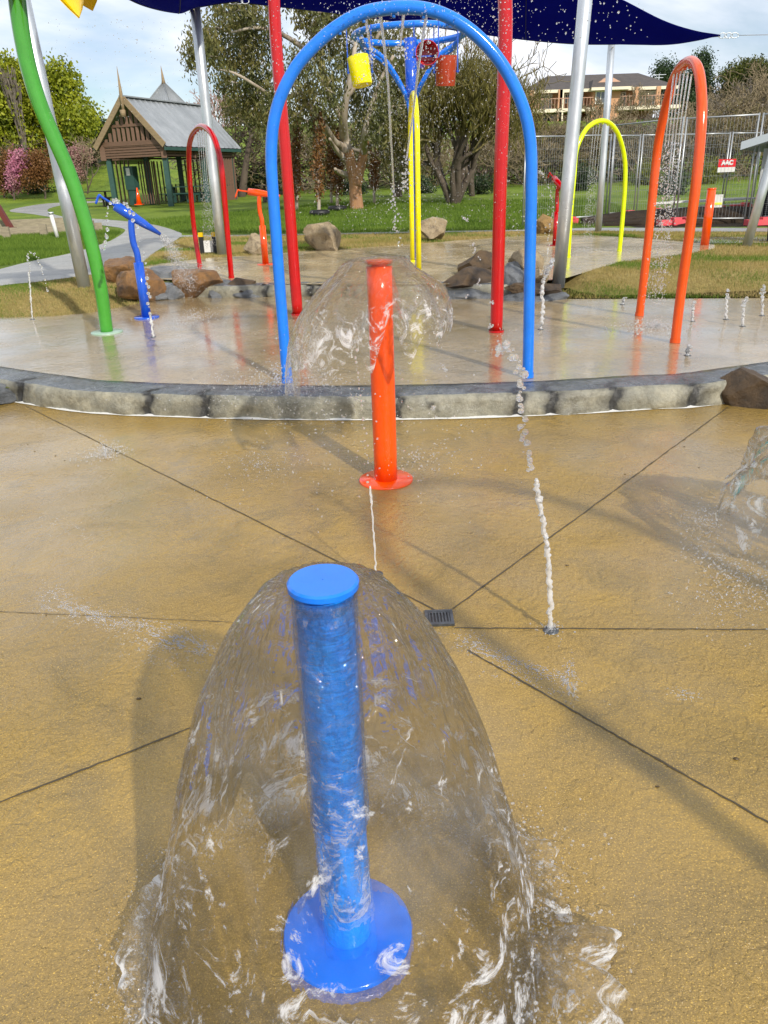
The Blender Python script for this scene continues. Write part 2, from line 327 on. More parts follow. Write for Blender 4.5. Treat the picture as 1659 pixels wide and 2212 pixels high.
# paths
def strip(name, L, Rr, mt, off=.006, cross=6, n=6):
    L = spline([G(*p) for p in L], n)[:, :2]; Rr = spline([G(*p) for p in Rr], n)[:, :2]; k = min(len(L), len(Rr)); V = []
    for i in range(k):
        for j in range(cross+1):
            q = L[i]+(Rr[i]-L[i])*j/cross; V.append((q[0], q[1], float(T(q[0], q[1]))+off))
    m = MB(); m.add(V, grid_mesh(None, k, cross+1)); return struct(m.build(name, mt, smooth=True)), L, Rr
pth, pl, pr = strip('park_path', [(-140, 620), (0, 582), (72, 564), (155, 547), (230, 524), (268, 502), (262, 493), (216, 486), (137, 474), (72, 463), (22, 457), (36, 450), (90, 441), (150, 437), (235, 433)],
      [(-140, 650), (0, 618), (110, 606), (285, 578), (335, 545), (389, 512), (382, 500), (317, 483), (220, 474), (137, 468), (104, 457), (108, 450), (131, 444), (170, 440), (240, 436)], PATHM)
strip('mowing_edge_path', [(385, 509), (520, 508), (700, 505), (900, 501), (1130, 497), (1278, 493), (1400, 493), (1659, 493), (1800, 493)],
      [(385, 513), (520, 511.5), (700, 508), (900, 504), (1130, 500), (1278, 499), (1400, 501), (1659, 501), (1800, 502)], PATHM, .008, 2)
strip('side_footpath', [(1475, 516), (1520, 514), (1600, 513), (1800, 512)], [(1475, 521), (1525, 527), (1600, 526), (1800, 526)], PATHM, .011, 2)
# terrain
def nonuni(lo, a, b, hi, d, g):
    mid = list(np.arange(a, b, d)); L = []; x = a; s = d
    while x > lo: s *= g; x -= s; L.append(x)
    R_ = []; x = mid[-1]; s = d
    while x < hi: s *= g; x += s; R_.append(x)
    return np.array(L[::-1]+mid+R_)
xs = nonuni(-500, -12, 12, 500, .14, 1.09); ys = nonuni(5.2, 8.3, 24, 900, .12, 1.05); ys = np.concatenate([[6.2, 7.2], ys[ys > 8.2]])
XX, YY = np.meshgrid(xs, ys); ZZ = T(XX, YY)
ZZ = np.where(YY < 8.25, .12, ZZ); ZZ = np.where((ZZ > .28) & inpoly(XX, YY, PADPOLY2), np.minimum(ZZ, .312), ZZ)
V = np.stack([XX, YY, ZZ], 2).reshape(-1, 3); nx, ny = len(xs), len(ys)
i, j = np.meshgrid(np.arange(ny-1), np.arange(nx-1), indexing='ij'); a = i*nx+j
Fc = np.stack([a, a+1, a+nx+1, a+nx], 2).reshape(-1, 4)
def gp(lst): return [tuple(G(*p)[:2]) for p in lst]
DRY = [gp([(-200, 700), (-200, 655), (0, 619), (110, 607), (230, 590), (300, 600), (420, 640), (300, 660), (200, 680), (0, 690)]),
       gp([(270, 584), (380, 522), (395, 513), (520, 511), (700, 508), (900, 504), (1130, 501), (1278, 500), (1659, 503), (1800, 505), (1800, 660), (1180, 650), (1180, 600), (1060, 560), (590, 560), (300, 582)])]
dry = np.zeros(len(V), np.float32)
for pl_ in DRY: dry = np.maximum(dry, inpoly(V[:, 0], V[:, 1], pl_).astype(np.float32))
dirt = inpoly(V[:, 0], V[:, 1], gp([(1300, 484), (1455, 479), (1500, 466), (1620, 462), (1800, 462), (1800, 488), (1500, 491), (1380, 492)])).astype(np.float32)
def grassmat():
    m, nt, b, o = newmat('lawn grass')
    at = nt.nodes.new('ShaderNodeAttribute'); at.attribute_name = 'dry'; ad = nt.nodes.new('ShaderNodeAttribute'); ad.attribute_name = 'dirt'
    g = mix_col(nt, ramp(nt, nz(nt, .35, 5, .65), .35, .65), (.12, .19, .018), (.23, .31, .028)); g = mix_col(nt, ramp(nt, nz(nt, 2.5, 5, .7), .45, .75, 0, .7), g, (.045, .095, .014))
    g = mix_col(nt, ramp(nt, nz(nt, .9, 4, .7), .6, .75, 0, .5), g, (.20, .19, .05)); g = mix_col(nt, ramp(nt, nz(nt, 14, 3, .7), .4, .75, 0, .5), g, (.05, .09, .012))
    d = mix_col(nt, ramp(nt, nz(nt, 1.1, 5, .7), .35, .62), (.44, .34, .13), (.30, .26, .075)); d = mix_col(nt, ramp(nt, nz(nt, 1.6, 5, .7), .56, .66, 0, .8), d, (.10, .13, .02)); d = mix_col(nt, ramp(nt, nz(nt, 22, 3, .7), .4, .75, 0, .6), d, (.12, .08, .03))
    c = mix_col(nt, at.outputs['Fac'], g, d); c = mix_col(nt, ad.outputs['Fac'], c, (.028, .019, .012))
    nt.links.new(c, b.inputs['Base Color']); b.inputs['Roughness'].default_value = .85; b.inputs['Specular IOR Level'].default_value = .2
    bp = nd(nt, 'ShaderNodeBump', Strength=1., Distance=.05); nt.links.new(nz(nt, 16, 6, .8), bp.inputs['Height']); nt.links.new(bp.outputs[0], b.inputs['Normal']); return m
o = np_mesh('grass_ground', V, Fc, grassmat(), smooth=True); struct(o)
for nm, arr in (('dry', dry), ('dirt', dirt)):
    at = o.data.attributes.new(nm, 'FLOAT', 'POINT'); at.data.foreach_set('value', arr)
# grass blades (near areas)
def blades(name, poly, n, h, wdt, mats, label, maxy=30, pw_=1., lean=.5):
    P = np.array(poly); lo_, hi_ = P.min(0), P.max(0); out = []
    tot = 0
    while tot < n:
        q = rng.uniform(lo_, hi_, (n*3, 2)); k = inpoly(q[:, 0], q[:, 1], poly) & ~inpoly(q[:, 0], q[:, 1], PADPOLY2) & ~inpoly(q[:, 0], q[:, 1], PADPOLY1)
        k &= ~inpoly(q[:, 0], q[:, 1], PATHPOLY); k &= rng.random(len(q)) < np.clip((9./q[:, 1])**pw_, 0, 1); q = q[k]; out.append(q); tot += len(q)
    q = np.concatenate(out)[:n]; z = T(q[:, 0], q[:, 1]); a = rng.uniform(0, 6.28, n); s = np.clip(q[:, 1]/10, .8, 3)
    H_ = h*rng.uniform(.4, 1.2, n)*(s**.4); W_ = wdt*rng.uniform(.6, 1.3, n)*s; d = np.stack([np.cos(a), np.sin(a)], 1); b2 = rng.uniform(0, 6.28, n); le = H_*lean*rng.uniform(.2, 1.3, n)
    A = np.stack([q[:, 0]-d[:, 0]*W_, q[:, 1]-d[:, 1]*W_, z-.004], 1); B = np.stack([q[:, 0]+d[:, 0]*W_, q[:, 1]+d[:, 1]*W_, z-.004], 1)
    C = np.stack([q[:, 0]+np.cos(b2)*le, q[:, 1]+np.sin(b2)*le, z+H_], 1)
    V = np.stack([A, B, C], 1).reshape(-1, 3); Fc = np.arange(3*n).reshape(-1, 3)
    gn = np.array([mnoise.noise(Vector((x*.9, y*.9, 3.))) for x, y in q]); mi = (gn+rng.normal(0, .16, n) > .2).astype(int)
    o = np_mesh(name, V, Fc, mats, mi=mi); return tag(o, label, 'grass', kind='stuff')
PATHPOLY = [tuple(x) for x in pl]+[tuple(x) for x in pr[::-1]]
DRYB = leafmat('dry grass blades', (.52, .41, .17), (.32, .24, .085), (.30, .26, .07), .3, .8); GRNB = leafmat('green grass blades', (.10, .17, .02), (.17, .26, .03), None, .35, .7); GRND = leafmat('dark grass blades', (.06, .12, .012), (.12, .20, .02), None, .35, .7)
blades('grass_tufts', DRY[0], 26000, .035, .003, [DRYB, GRNB], 'brown dormant grass beside the left footpath')
blades('grass_tufts', [p for p in DRY[1]], 120000, .04, .003, [DRYB, GRNB], 'patchy dry grass round the splash pad', pw_=1.3)
blades('grass_tufts', gp([(-60, 585), (-60, 515), (230, 500), (262, 502), (230, 524), (150, 547), (70, 564)]), 34000, .07, .004, [GRNB, GRND], 'green lawn between the path and the timber edging', pw_=.6)
blades('grass_tufts', gp([(300, 478), (390, 505), (560, 505), (1130, 496), (1270, 492), (1420, 480), (1300, 430), (700, 440)]), 60000, .07, .004, [GRNB, GRND], 'mown green lawn behind the splash pad', pw_=.8)
# joints in the lower pad
def joint(a, b, wd=.0035, z=.002):
    a = U(*a)[:2]; b = U(*b)[:2]; n = 60; P = np.array([a+(b-a)*t for t in np.linspace(0, 1, n)]); d = (b-a)/np.linalg.norm(b-a); s = np.array([-d[1], d[0]])
    P = P+s*(rng.normal(0, .0012, n))[:, None]; W = wd*rng.uniform(.55, 1.25, n); V = []
    for i in range(n): V += [(*(P[i]-s*W[i]), z), (*(P[i]+s*W[i]), z)]
    m = MB(); m.add(V, grid_mesh(None, n, 2)); struct(m.build('pavement_joint', DARKLINE, smooth=False))
DR = (949, 1337)
for a, b in [((55, 877), (940, 1318)), ((1572, 880), (978, 1316)), ((982, 1357), (1760, 1361)), ((1010, 1405), (1800, 1858)), ((-60, 1757), (930, 1370)), ((-80, 1318), (620, 1350))]: joint(a, b, .0038 if a[1] != 1318 else .0018)
# drain
c = U(*DR); c[2] = 0.0
dr = thing('drain_grate', 'small square dark metal drain grate where the pavement joints meet', 'drain', c)
IRON = mat('dark cast iron', (.06, .065, .07), .35, .6, c2=(.12, .13, .14), ns=30); 
m = MB(); s = .055
for sx, sy, dx, dy in ((0, 1, 2*s, .012), (0, -1, 2*s, .012), (1, 0, .012, 2*s-.024), (-1, 0, .012, 2*s-.024)): m.box(c+[sx*(s-.006), sy*(s-.006), .005], (dx, dy, .010))
m.build('frame', IRON, dr, smooth=False); m = MB()
for k in range(-3, 4): m.box(c+[k*.0125, 0, .0055], (.0055, .084, .006))
m.box(c+[0, .040, .0055], (.084, .010, .0062)); m.box(c+[0, -.040, .0055], (.084, .010, .0062))
m.build('grille', IRON, dr, smooth=False); m = MB(); m.box(c+[0, 0, .003], (.1, .1, .002)); m.build('sump_dark', mat('painted drain dark', (.008, .008, .008), .4), dr, smooth=False)  # flat black plate paints the shade below the grille
# kerbs
def kerb(name, line, nr, h, depth, joints, zb, mats, bumpy=.02, ext=0):
    prof = [(-.0, 0.), (-.004, h*.15), (0, h*.4), (.0, h*.65), (.012, h*.88), (.035, h*.985), (.08, h), (.14, h+.004), (.2, h+.003), (.26, h+.004), (depth, h+.004), (depth+.02, h-.1)]
    d = np.concatenate([[0], np.cumsum(np.linalg.norm(np.diff(line, axis=0), axis=1))]); n = max(60, int(d[-1]/.02)); t = np.linspace(0, d[-1], n)
    L = np.stack([np.interp(t, d, line[:, 0]), np.interp(t, d, line[:, 1])], 1); N = np.stack([np.interp(t, d, nr[:, 0]), np.interp(t, d, nr[:, 1])], 1)
    jt = np.array([t[np.argmin(np.linalg.norm(L-np.array(j)[:2], axis=1))] for j in joints]); V = []; J = []
    for k, (a, z) in enumerate(prof):
        sk = .04*math.sin(k*1.3)
        dj = np.min(np.abs(t[:, None]+sk*z/h-jt[None]+.03*np.sin(jt*9)[None]*a*8), axis=1)
        g = np.exp(-(dj/.022)**2)*(1 if a < .2 else 0); dj = dj*(1+.5*np.sin(t*7.)); wid = np.exp(-(dj/.08)**2)*(1 if a < .22 else .3)
        P = L+N*(a)
        nn = np.array([mnoise.fractal(Vector((q[0]*5, q[1]*5, z*9)), 1., 2., 4) for q in P])
        bid = np.searchsorted(np.sort(jt), t+sk*z/h); bo = np.array([.014*math.sin(q*12.9) for q in range(len(jt)+1)])[bid]; hi = np.array([mnoise.noise(Vector((q[0]*38, q[1]*38, z*60))) for q in P])
        off = -nn*bumpy*(1.3 if a < .05 else .15)+g*.026+(bo+hi*.005 if a < .05 else bo*.2)
        P = P+N*off[:, None]; Z = zb+z-g*.012*(a > .01)+(nn*.004 if a > .05 else 0)
        V.append(np.stack([P[:, 0], P[:, 1], Z], 1)); J.append(np.clip(g+wid*.6, 0, 1))
    V = np.concatenate(V); J = np.concatenate(J); kk = len(prof); f = np.array([(i*n+j, i*n+j+1, (i+1)*n+j+1, (i+1)*n+j) for i in range(kk-1) for j in range(n-1)])
    mi = np.array([0 if i < 5 else 1 for i in range(kk-1) for j in range(n-1)])
    o = np_mesh(name, V, f, mats, smooth=True, mi=mi); a = o.data.attributes.new('joint', 'FLOAT', 'POINT'); a.data.foreach_set('value', J.astype(np.float32)); return struct(o), L, N
def kerbmat(name, c1, c2, wet, rough):
    m, nt, b, o = newmat(name); at = nt.nodes.new('ShaderNodeAttribute'); at.attribute_name = 'joint'
    c = mix_col(nt, ramp(nt, nz(nt, 5, 6, .7), .35, .65), c1, c2); c = mix_col(nt, ramp(nt, nz(nt, 18, 6, .75), .45, .66, 0, .9), c, tuple(k*.45 for k in c1))
    fj = nd(nt, 'ShaderNodeMath', operation='MULTIPLY'); nt.links.new(at.outputs['Fac'], fj.inputs[0]); nt.links.new(ramp(nt, nz(nt, 14, 5, .7), .25, .6, .5, 1.5), fj.inputs[1]); fj.use_clamp = True
    c = mix_col(nt, fj.outputs[0], c, (.03, .03, .028)); nt.links.new(c, b.inputs['Base Color'])
    nt.links.new(ramp(nt, nz(nt, 4, 4), .35, .65, rough[0], rough[1]), b.inputs['Roughness']); b.inputs['Specular IOR Level'].default_value = wet
    bp = nd(nt, 'ShaderNodeBump', Strength=1., Distance=.008); nt.links.new(nz(nt, 45, 5, .7), bp.inputs['Height']); nt.links.new(bp.outputs[0], b.inputs['Normal']); return m
KF = kerbmat('carved kerb face', (.34, .32, .24), (.19, .19, .155), .5, (.25, .6)); KT = kerbmat('wet slate kerb top', (.07, .085, .10), (.17, .18, .19), .7, (.06, .35))
jp = [U(u, v) for u, v in [(45, 870), (320, 898), (440, 903), (860, 905), (1118, 899), (1190, 898), (1325, 888), (1485, 875), (-150, 845)]]
_, KL, KN = kerb('carved_kerb', KERB, nrm, .168, .33, jp, 0, [KF, KT])
n = len(KL); V = []
for q, nn_ in zip(KL, KN):
    wv = .010+.006*mnoise.noise(Vector((q[0]*6, q[1]*6, 0))); a = q-nn_*wv; b = q+nn_*.03
    a = q+(a-q)*(.3+.7*max(0, min(1, .5+1.6*mnoise.noise(Vector((q[0]*3.1, q[1]*3.1, 4))))))
    V += [(a[0], a[1], .003), (b[0], b[1], .012)]
m = MB(); m.add(V, grid_mesh(None, n, 2)); struct(m.build('kerb_sealant_line', WHITEP))
K2L = np.array([U(u, v, .17)[:2] for u, v in [(330, 640), (480, 643), (560, 642), (690, 641), (820, 641), (950, 641), (1080, 642), (1180, 640)]]); K2L = spline(K2L, 10)
n2 = np.gradient(K2L, axis=0); n2 = np.stack([-n2[:, 1], n2[:, 0]], 1); n2 /= np.linalg.norm(n2, axis=1)[:, None]
kerb('carved_kerb', K2L, n2, .155, .25, [U(u, 640, .17) for u in (575, 672, 690, 745, 830, 930)], .168, [KF, KT], .012)
# ------------------------------------------------------------------ rocks
def rockmat(name, a, b_, moss, wet=.45, rough=.5):
    m, nt, b, o = newmat(name); v = objvec(nt)
    c = mix_col(nt, ramp(nt, nz(nt, 3, 6, .7, v), .38, .62), a, b_); c = mix_col(nt, ramp(nt, nz(nt, 7, 5, .7, v), .52, .7, 0, .85), c, moss); c = mix_col(nt, ramp(nt, nz(nt, 40, 4, .7, v), .5, .8, 0, .7), c, tuple(k*.4 for k in a))
    nt.links.new(c, b.inputs['Base Color']); b.inputs['Roughness'].default_value = rough; b.inputs['Specular IOR Level'].default_value = wet
    bp = nd(nt, 'ShaderNodeBump', Strength=1., Distance=.035); nt.links.new(nz(nt, 16, 8, .8, v), bp.inputs['Height']); nt.links.new(bp.outputs[0], b.inputs['Normal']); return m
R1 = rockmat('wet brown rock', (.30, .155, .05), (.17, .09, .04), (.05, .04, .028)); R2 = rockmat('dark brown rock', (.12, .075, .035), (.055, .038, .024), (.03, .026, .02))
R3 = rockmat('pale boulder', (.46, .37, .24), (.32, .25, .16), (.13, .10, .07), .25, .8); R4 = rockmat('ochre boulder', (.33, .21, .08), (.24, .15, .06), (.12, .09, .05), .25, .8); MORT = rockmat('grey mortar', (.20, .21, .22), (.11, .12, .13), (.04, .045, .05), .55, .3)
def rock_geo(c, d, seed, rz=0, cuts=9, amp=.12):
    cuts = int(cuts*1.6)
    v, f = ico(5); v = v.copy(); rr = np.random.default_rng(seed)
    for _ in range(cuts):
        nn = rr.normal(size=3); nn /= np.linalg.norm(nn); k = rr.uniform(.46, .76); s = v@nn; ex = np.maximum(0, s-k); v -= ex[:, None]*nn*.97
    nn = vnoise(v, 1.6, seed)*amp+vnoise(v, 5, seed+3)*amp*.35+vnoise(v, 14, seed+5)*amp*.22; v *= (1+nn)[:, None]
    v /= np.abs(v).max(0); v *= np.array(d)/2; ca, sa = math.cos(rz), math.sin(rz); v = v@np.array([[ca, sa, 0], [-sa, ca, 0], [0, 0, 1]]); return v+np.array(c), f
def rock(label, u, v, zb, wpx, hpx, depth, mt, seed, rz=0, group=None, cat='rock', sink=.18, cuts=9, fb=None):
    b = U(u, v, zb) if fb is None else fb; W = pw(b, wpx); Hh = pw(b, hpx)
    vv, f = rock_geo((b[0], b[1]+depth*.45, zb+Hh*(.5-sink/2)), (W, depth, Hh*(1+sink)), seed, rz, cuts)
    o = np_mesh('boulder' if cat == 'boulder' else 'rock', vv, f, mt, loc=(b[0], b[1]+depth*.45, zb), smooth=True); o.data.set_sharp_from_angle(angle=math.radians(30)); return tag(o, label, cat, group)
gl_ = 'rocks mortared beside the blue cannon'
rock('large brown rock directly behind the blue water cannon', 300, 654, .17, 112, 66, .75, R1, 3, .1, gl_)
rock('reddish rock at the back left corner of the left outcrop', 252, 626, .25, 95, 64, .6, R1, 5, .3, gl_)
rock('orange brown rock under the cannon spray', 418, 646, .17, 124, 60, .6, R1, 8, -.1, gl_)
rock('small dark rock at the right end of the left outcrop', 513, 643, .17, 84, 42, .5, R2, 11, 0, gl_)
rock('flat grey rock ledge behind the left outcrop', 365, 612, .25, 110, 34, .5, MORT, 14, 0, gl_)
gr_ = 'rocks stacked on the right outcrop'
rock('dark rock at the front left of the right outcrop', 1020, 642, .17, 130, 58, .7, R2, 21, 0, gr_)
rock('upper left rock with an ochre patch stacked on another', 1042, 612, .24, 96, 66, .55, R2, 23, .1, gr_)
rock('brown rock at the back of the right outcrop beside the steel post', 1152, 598, .30, 95, 58, .5, R3, 26, .2, gr_)
rock('low reddish rock at the front right of the right outcrop', 1160, 650, .17, 128, 40, .6, R2, 29, -.1, gr_)
rock('small pale rock wedged at the middle of the right outcrop', 1165, 618, .30, 52, 36, .35, R3, 31, .3, gr_)
vv, f = rock_geo(tuple(U(1042, 590, .35)+[0.16, .15, .0]), (.16, .1, .12), 77); tag(np_mesh('rock', vv, f, R4, smooth=True, loc=tuple(U(1042, 590, .35))), 'small bright ochre stone set in the right outcrop', 'rock', gr_)
def mortar(name, label, ctrs, seed):
    m = None; Vs = []; Fs = []; n = 0
    for k, (u, v, wp, hp, dp, zb) in enumerate(ctrs):
        b = U(u, v, zb); W = pw(b, wp); Hh = pw(b, hp); vv, f = rock_geo((b[0], b[1]+dp*.45, zb), (W, dp, Hh*2), seed+k, 0, 3, .16); Vs.append(vv); Fs.append(f+n); n += len(vv)
    o = np_mesh(name, np.concatenate(Vs), np.concatenate(Fs), MORT, smooth=True, loc=tuple(U(ctrs[0][0], ctrs[0][1], .17))); tag(o, label, 'rockwork')
mortar('mortar_base', 'grey mortar bed between the left brown rocks', [(300, 652, 180, 26, .85, .165), (368, 648, 60, 30, .6, .165), (470, 645, 90, 36, .6, .165), (535, 644, 95, 24, .5, .165), (270, 640, 100, 40, .8, .165)], 40)
mortar('mortar_base', 'grey mortar bed under the right stacked rocks', [(1040, 646, 200, 22, .8, .165), (1110, 645, 90, 66, .85, .165), (1125, 620, 90, 50, .6, .2), (1165, 652, 155, 26, .7, .165), (1080, 640, 80, 44, .6, .165)], 50)
rock('long brown boulder beside the orange water cannon', 553, 552, .32, 70, 44, .9, R3, 61, .1, 'boulders behind the rear terrace', 'boulder')
rock('pale rounded boulder under the tall red pole', 699, 543, .32, 96, 60, .9, R3, 63, -.1, 'boulders behind the rear terrace', 'boulder')
rock('pale boulder just right of the narrow yellow arch', 941, 523, .32, 76, 50, .8, R3, 66, .2, 'boulders behind the rear terrace', 'boulder')
rock('ochre brown boulder behind the leaning steel post', 1184, 508, .32, 50, 50, .7, R4, 69, 0, 'boulders behind the rear terrace', 'boulder', cuts=4)
rock('dark rock standing at the right end of the carved kerb', 1655, 893, 0, 130, 92, .6, R2, 81, .2, None, 'rock', cuts=7)
rock('shaded grey rock at the left end of the carved kerb', -12, 878, 0, 90, 46, .5, MORT, 83, .2, None, 'rock', cuts=5)
rock('grey mortar lump joining the kerb to the dark right rock', 1612, 876, 0, 80, 60, .4, MORT, 85, .2, None, 'rockwork', cuts=4)
# ------------------------------------------------------------------ painted spray features
def base_plate(m, c, r, t=.012, m_=0): m.lathe(c, [(0.001, t), (r-.004, t), (r, t-.004), (r, 0.0)], 40, m_)
def arch(name, label, bases, zb, pix, wpx, mt, shower=None, plane=None, flange=.0, group='water arches on the splash pad'):
    a = U(*bases[0], zb); b = U(*bases[1], zb); pa, pb = plane if plane else (a, b); P = [a]+[UP(u, v, pa, pb) for u, v in pix]+[b]
    P = spline(P, 10); r = pw(a, wpx[0])/2 if len(wpx) == 1 else None; r0 = pw(a, wpx[0])/2; r1 = pw(b, wpx[-1])/2; rr = (r0+r1)/2
    t = thing(name, label, 'water arch', tuple((a+b)/2), group)
    m = MB(); m.tube(P, rr, 20); m.build('arch_tube', mt, t)
    for q in (a, b): m = MB(); m.lathe(q, [(rr+.004, .035), (rr+.004, 0.002)], 20); m.build('collar', mt, t)
    for k in range(5):                                  # nozzles on the underside of the crown
        i = int(len(P)*(.42+.04*k)); m = MB(); m.tube([P[i]-[0, 0, rr*.8], P[i]-[0, 0, rr+.014]], .012, 8); m.build('nozzle', mt, t)
    return t, P, rr
_, PB, _r = arch('water_arch', 'largest bright blue arch nearest the camera on the terrace edge', [(621, 826), (1140, 815)], .17,
    [(611, 700), (603, 600), (596, 500), (590, 420), (586, 350), (589, 280), (604, 215), (636, 150), (678, 100), (728, 58), (785, 28), (850, 17), (915, 19), (972, 38), (1024, 72), (1072, 122), (1108, 180), (1134, 245), (1146, 310), (1148, 390), (1146, 500), (1144, 600), (1142, 720)], (23,), BLUE2)
arch('water_arch', 'small red arch in front of the timber pavilion', [(432, 577), (500, 601)], .325, [(420, 500), (413, 430), (409, 370), (408, 325), (413, 297), (423, 280), (434, 273), (447, 278), (459, 292), (469, 318), (478, 360), (484, 420), (491, 500)], (10, 12), RED)
_, PO, _r2 = arch('water_arch', 'tall orange arch at the right with water raining from its crown', [(1381, 682), (1458, 740)], .17,
    [(1391, 600), (1402, 500), (1412, 400), (1422, 310), (1436, 240), (1452, 180), (1468, 148), (1484, 134), (1497, 134), (1508, 150), (1514, 185), (1516, 240), (1512, 310), (1503, 400), (1487, 520), (1470, 640)], (17, 20), ORANGE2)
arch('water_arch', 'slim lime yellow arch beyond the right steel post', [(1227, 557), (1338, 543)], .325, [(1233, 460), (1240, 380), (1244, 330), (1254, 300), (1270, 275), (1292, 262), (1313, 264), (1331, 282), (1343, 312), (1350, 350), (1350, 400), (1345, 470)], (9, 10), LIME)
# yellow arch seen edge on
a = U(905, 586, .325); b = a+np.array([-.03, 1.35, 0]); P = []
for k in range(33):
    th = math.pi*k/32; c_ = (a+b)/2; P.append(c_+(a-b)/2*math.cos(th)+[0, 0, 1.72+.62*math.sin(th)])
P = [a, a+[0, 0, .9]]+P+[b+[0, 0, .9], b]; rr = pw(a, 11)/2
t = thing('water_arch', 'bright yellow arch seen edge on in the centre of the rear terrace', 'water arch', tuple((a+b)/2), 'water arches on the splash pad'); m = MB(); m.tube(P, rr, 20); m.build('arch_tube', YEL, t)
for q in (a, b): m = MB(); m.lathe(q, [(rr+.004, .03), (rr+.004, .002)], 20); m.build('collar', YEL, t)
# tall red pair of legs joined high out of frame
a = U(643, 680, .17); b = U(1072, 717, .17); A1 = UY(592, 0, a[1]); B1 = UY(1091, 0, b[1]); mid = (A1+B1)/2
P = spline([a, a+(A1-a)*.5, A1, A1+(A1-a)*.14+[.15, 0, 0], mid+[-.7, 0, 1.15], mid+[0, 0, 1.35], mid+[.7, 0, 1.15], B1+(B1-b)*.14+[-.15, 0, 0], B1, b+(B1-b)*.5, b], 12)
t = thing('water_arch', 'giant red arch whose two thick legs flank the centre and leave the frame', 'water arch', tuple((a+b)/2), 'water arches on the splash pad')
m = MB(); d_ = np.linspace(0, 1, len(P)); m.tube(P, pw(a, 21)/2+(pw(b, 24)/2-pw(a, 21)/2)*d_+.006, 22); m.build('arch_tube', RED, t)
for q in (a, b): m = MB(); m.lathe(q, [(.075, .02), (.075, .002)], 24); m.build('collar', RED, t)
# green stem with petals
gp_ = [(231, 718), (219, 630), (203, 550), (180, 465), (152, 380), (118, 300), (88, 230), (64, 155), (48, 80), (37, 0), (31, -70), (30, -140)]
P = spline([UY(u, v, 8.34) for u, v in gp_], 10); b = U(231, 718, .17)
t = thing('flower_spray', 'curved green stem with hanging yellow petals at its top', 'water feature', tuple(b))
m = MB(); m.tube(P, np.linspace(.066, .080, len(P)), 22); m.build('stem', GREEN, t)
m = MB(); base_plate(m, b, .165); m.build('base_plate', mat('worn pale green plate', (.25, .42, .30), .3, c2=(.35, .45, .38), ns=12), t)
C = UY(30, -140, 8.34)
tips = [UY(171, 38, 8.0), UY(-12, 10, 8.0), C+[1.0, .9, -.3], C+[.2, 1.3, -.35], C+[-.9, .8, -.3], C+[-1.2, -.1, -.4]]
for tp in tips:
    d = tp-C; L = np.linalg.norm(d); d /= L; s = np.cross(d, [0, 0, 1]); s /= np.linalg.norm(s); nn = np.cross(s, d); V = []; n = 14
    for th in (-.008, .008):
        for i in range(n):
            q = i/(n-1); W = .27*math.sin(math.pi*min(1, q**.8))**.8*L/.9 if q < 1 else 0; W = max(W, .004); c_ = C+d*L*q+nn*(.16*math.sin(math.pi*q)*L)
            for w_ in (-1, -.5, 0, .5, 1): V.append(c_+s*W*w_+nn*(th-.05*abs(w_)*math.sin(math.pi*q)))
    m = MB(); f = grid_mesh(None, n, 5); g2 = [tuple(i+5*n for i in q)[::-1] for q in f]
    rim = []
    for i in range(n-1):
        for e in (0, 4): rim.append((i*5+e, (i+1)*5+e, (i+1)*5+e+5*n, i*5+e+5*n))
    m.add(V, f+g2+rim); m.build('petal', GOLD, t)
WETBLUE = mat('wet blue paint with painted caustic mottle', (.008, .23, .96), .08, c2=(.012, .30, .96), ns=22, coat=.8, bump=.016, bs=26, vec=(1, 1, .6))  # lighter mottle paints faint water caustics into the blue
# posts: orange and blue spray posts with water bells
def cap_post(name, label, b, h, r, rb, mt, rc):
    t = thing(name, label, 'spray post', tuple(b), 'capped spray posts')
    m = MB(); nz_ = 60 if mt is BLUE else 8; zz = np.linspace(.004, h-.03, nz_); m.tube([b+[0, 0, z] for z in zz], r, 72 if mt is BLUE else 36); m.build('pipe', WETBLUE if mt is BLUE else mt, t)
    m = MB(); base_plate(m, b, rb, .012); m.build('base_plate', mt, t)
    m = MB(); m.lathe(b+[0, 0, h], [(.001, 0), (rc-.004, 0), (rc, -.004), (rc, -.014), (rc-.004, -.017), (rc*.55, -.019), (rc*.55, -.03), (.001, -.03)], 48); m.build('cap', BLUE2 if mt is BLUE else mt, t, smooth='auto'); return t
bB = U(752, 2012, 0); tB = UY(689, 1252, bB[1]+.00); hB = tB[2]
bO = U(834, 1037, 0); hO = UY(816, 562, bO[1])[2]
cap_post('spray_post', 'blue capped pipe under the big clear water bell at the front', bB, hB, .056, .148, BLUE, .0665)
cap_post('spray_post', 'orange capped pipe in the middle of the lower pad', bO, hO, .066, .155, ORANGE, .072)
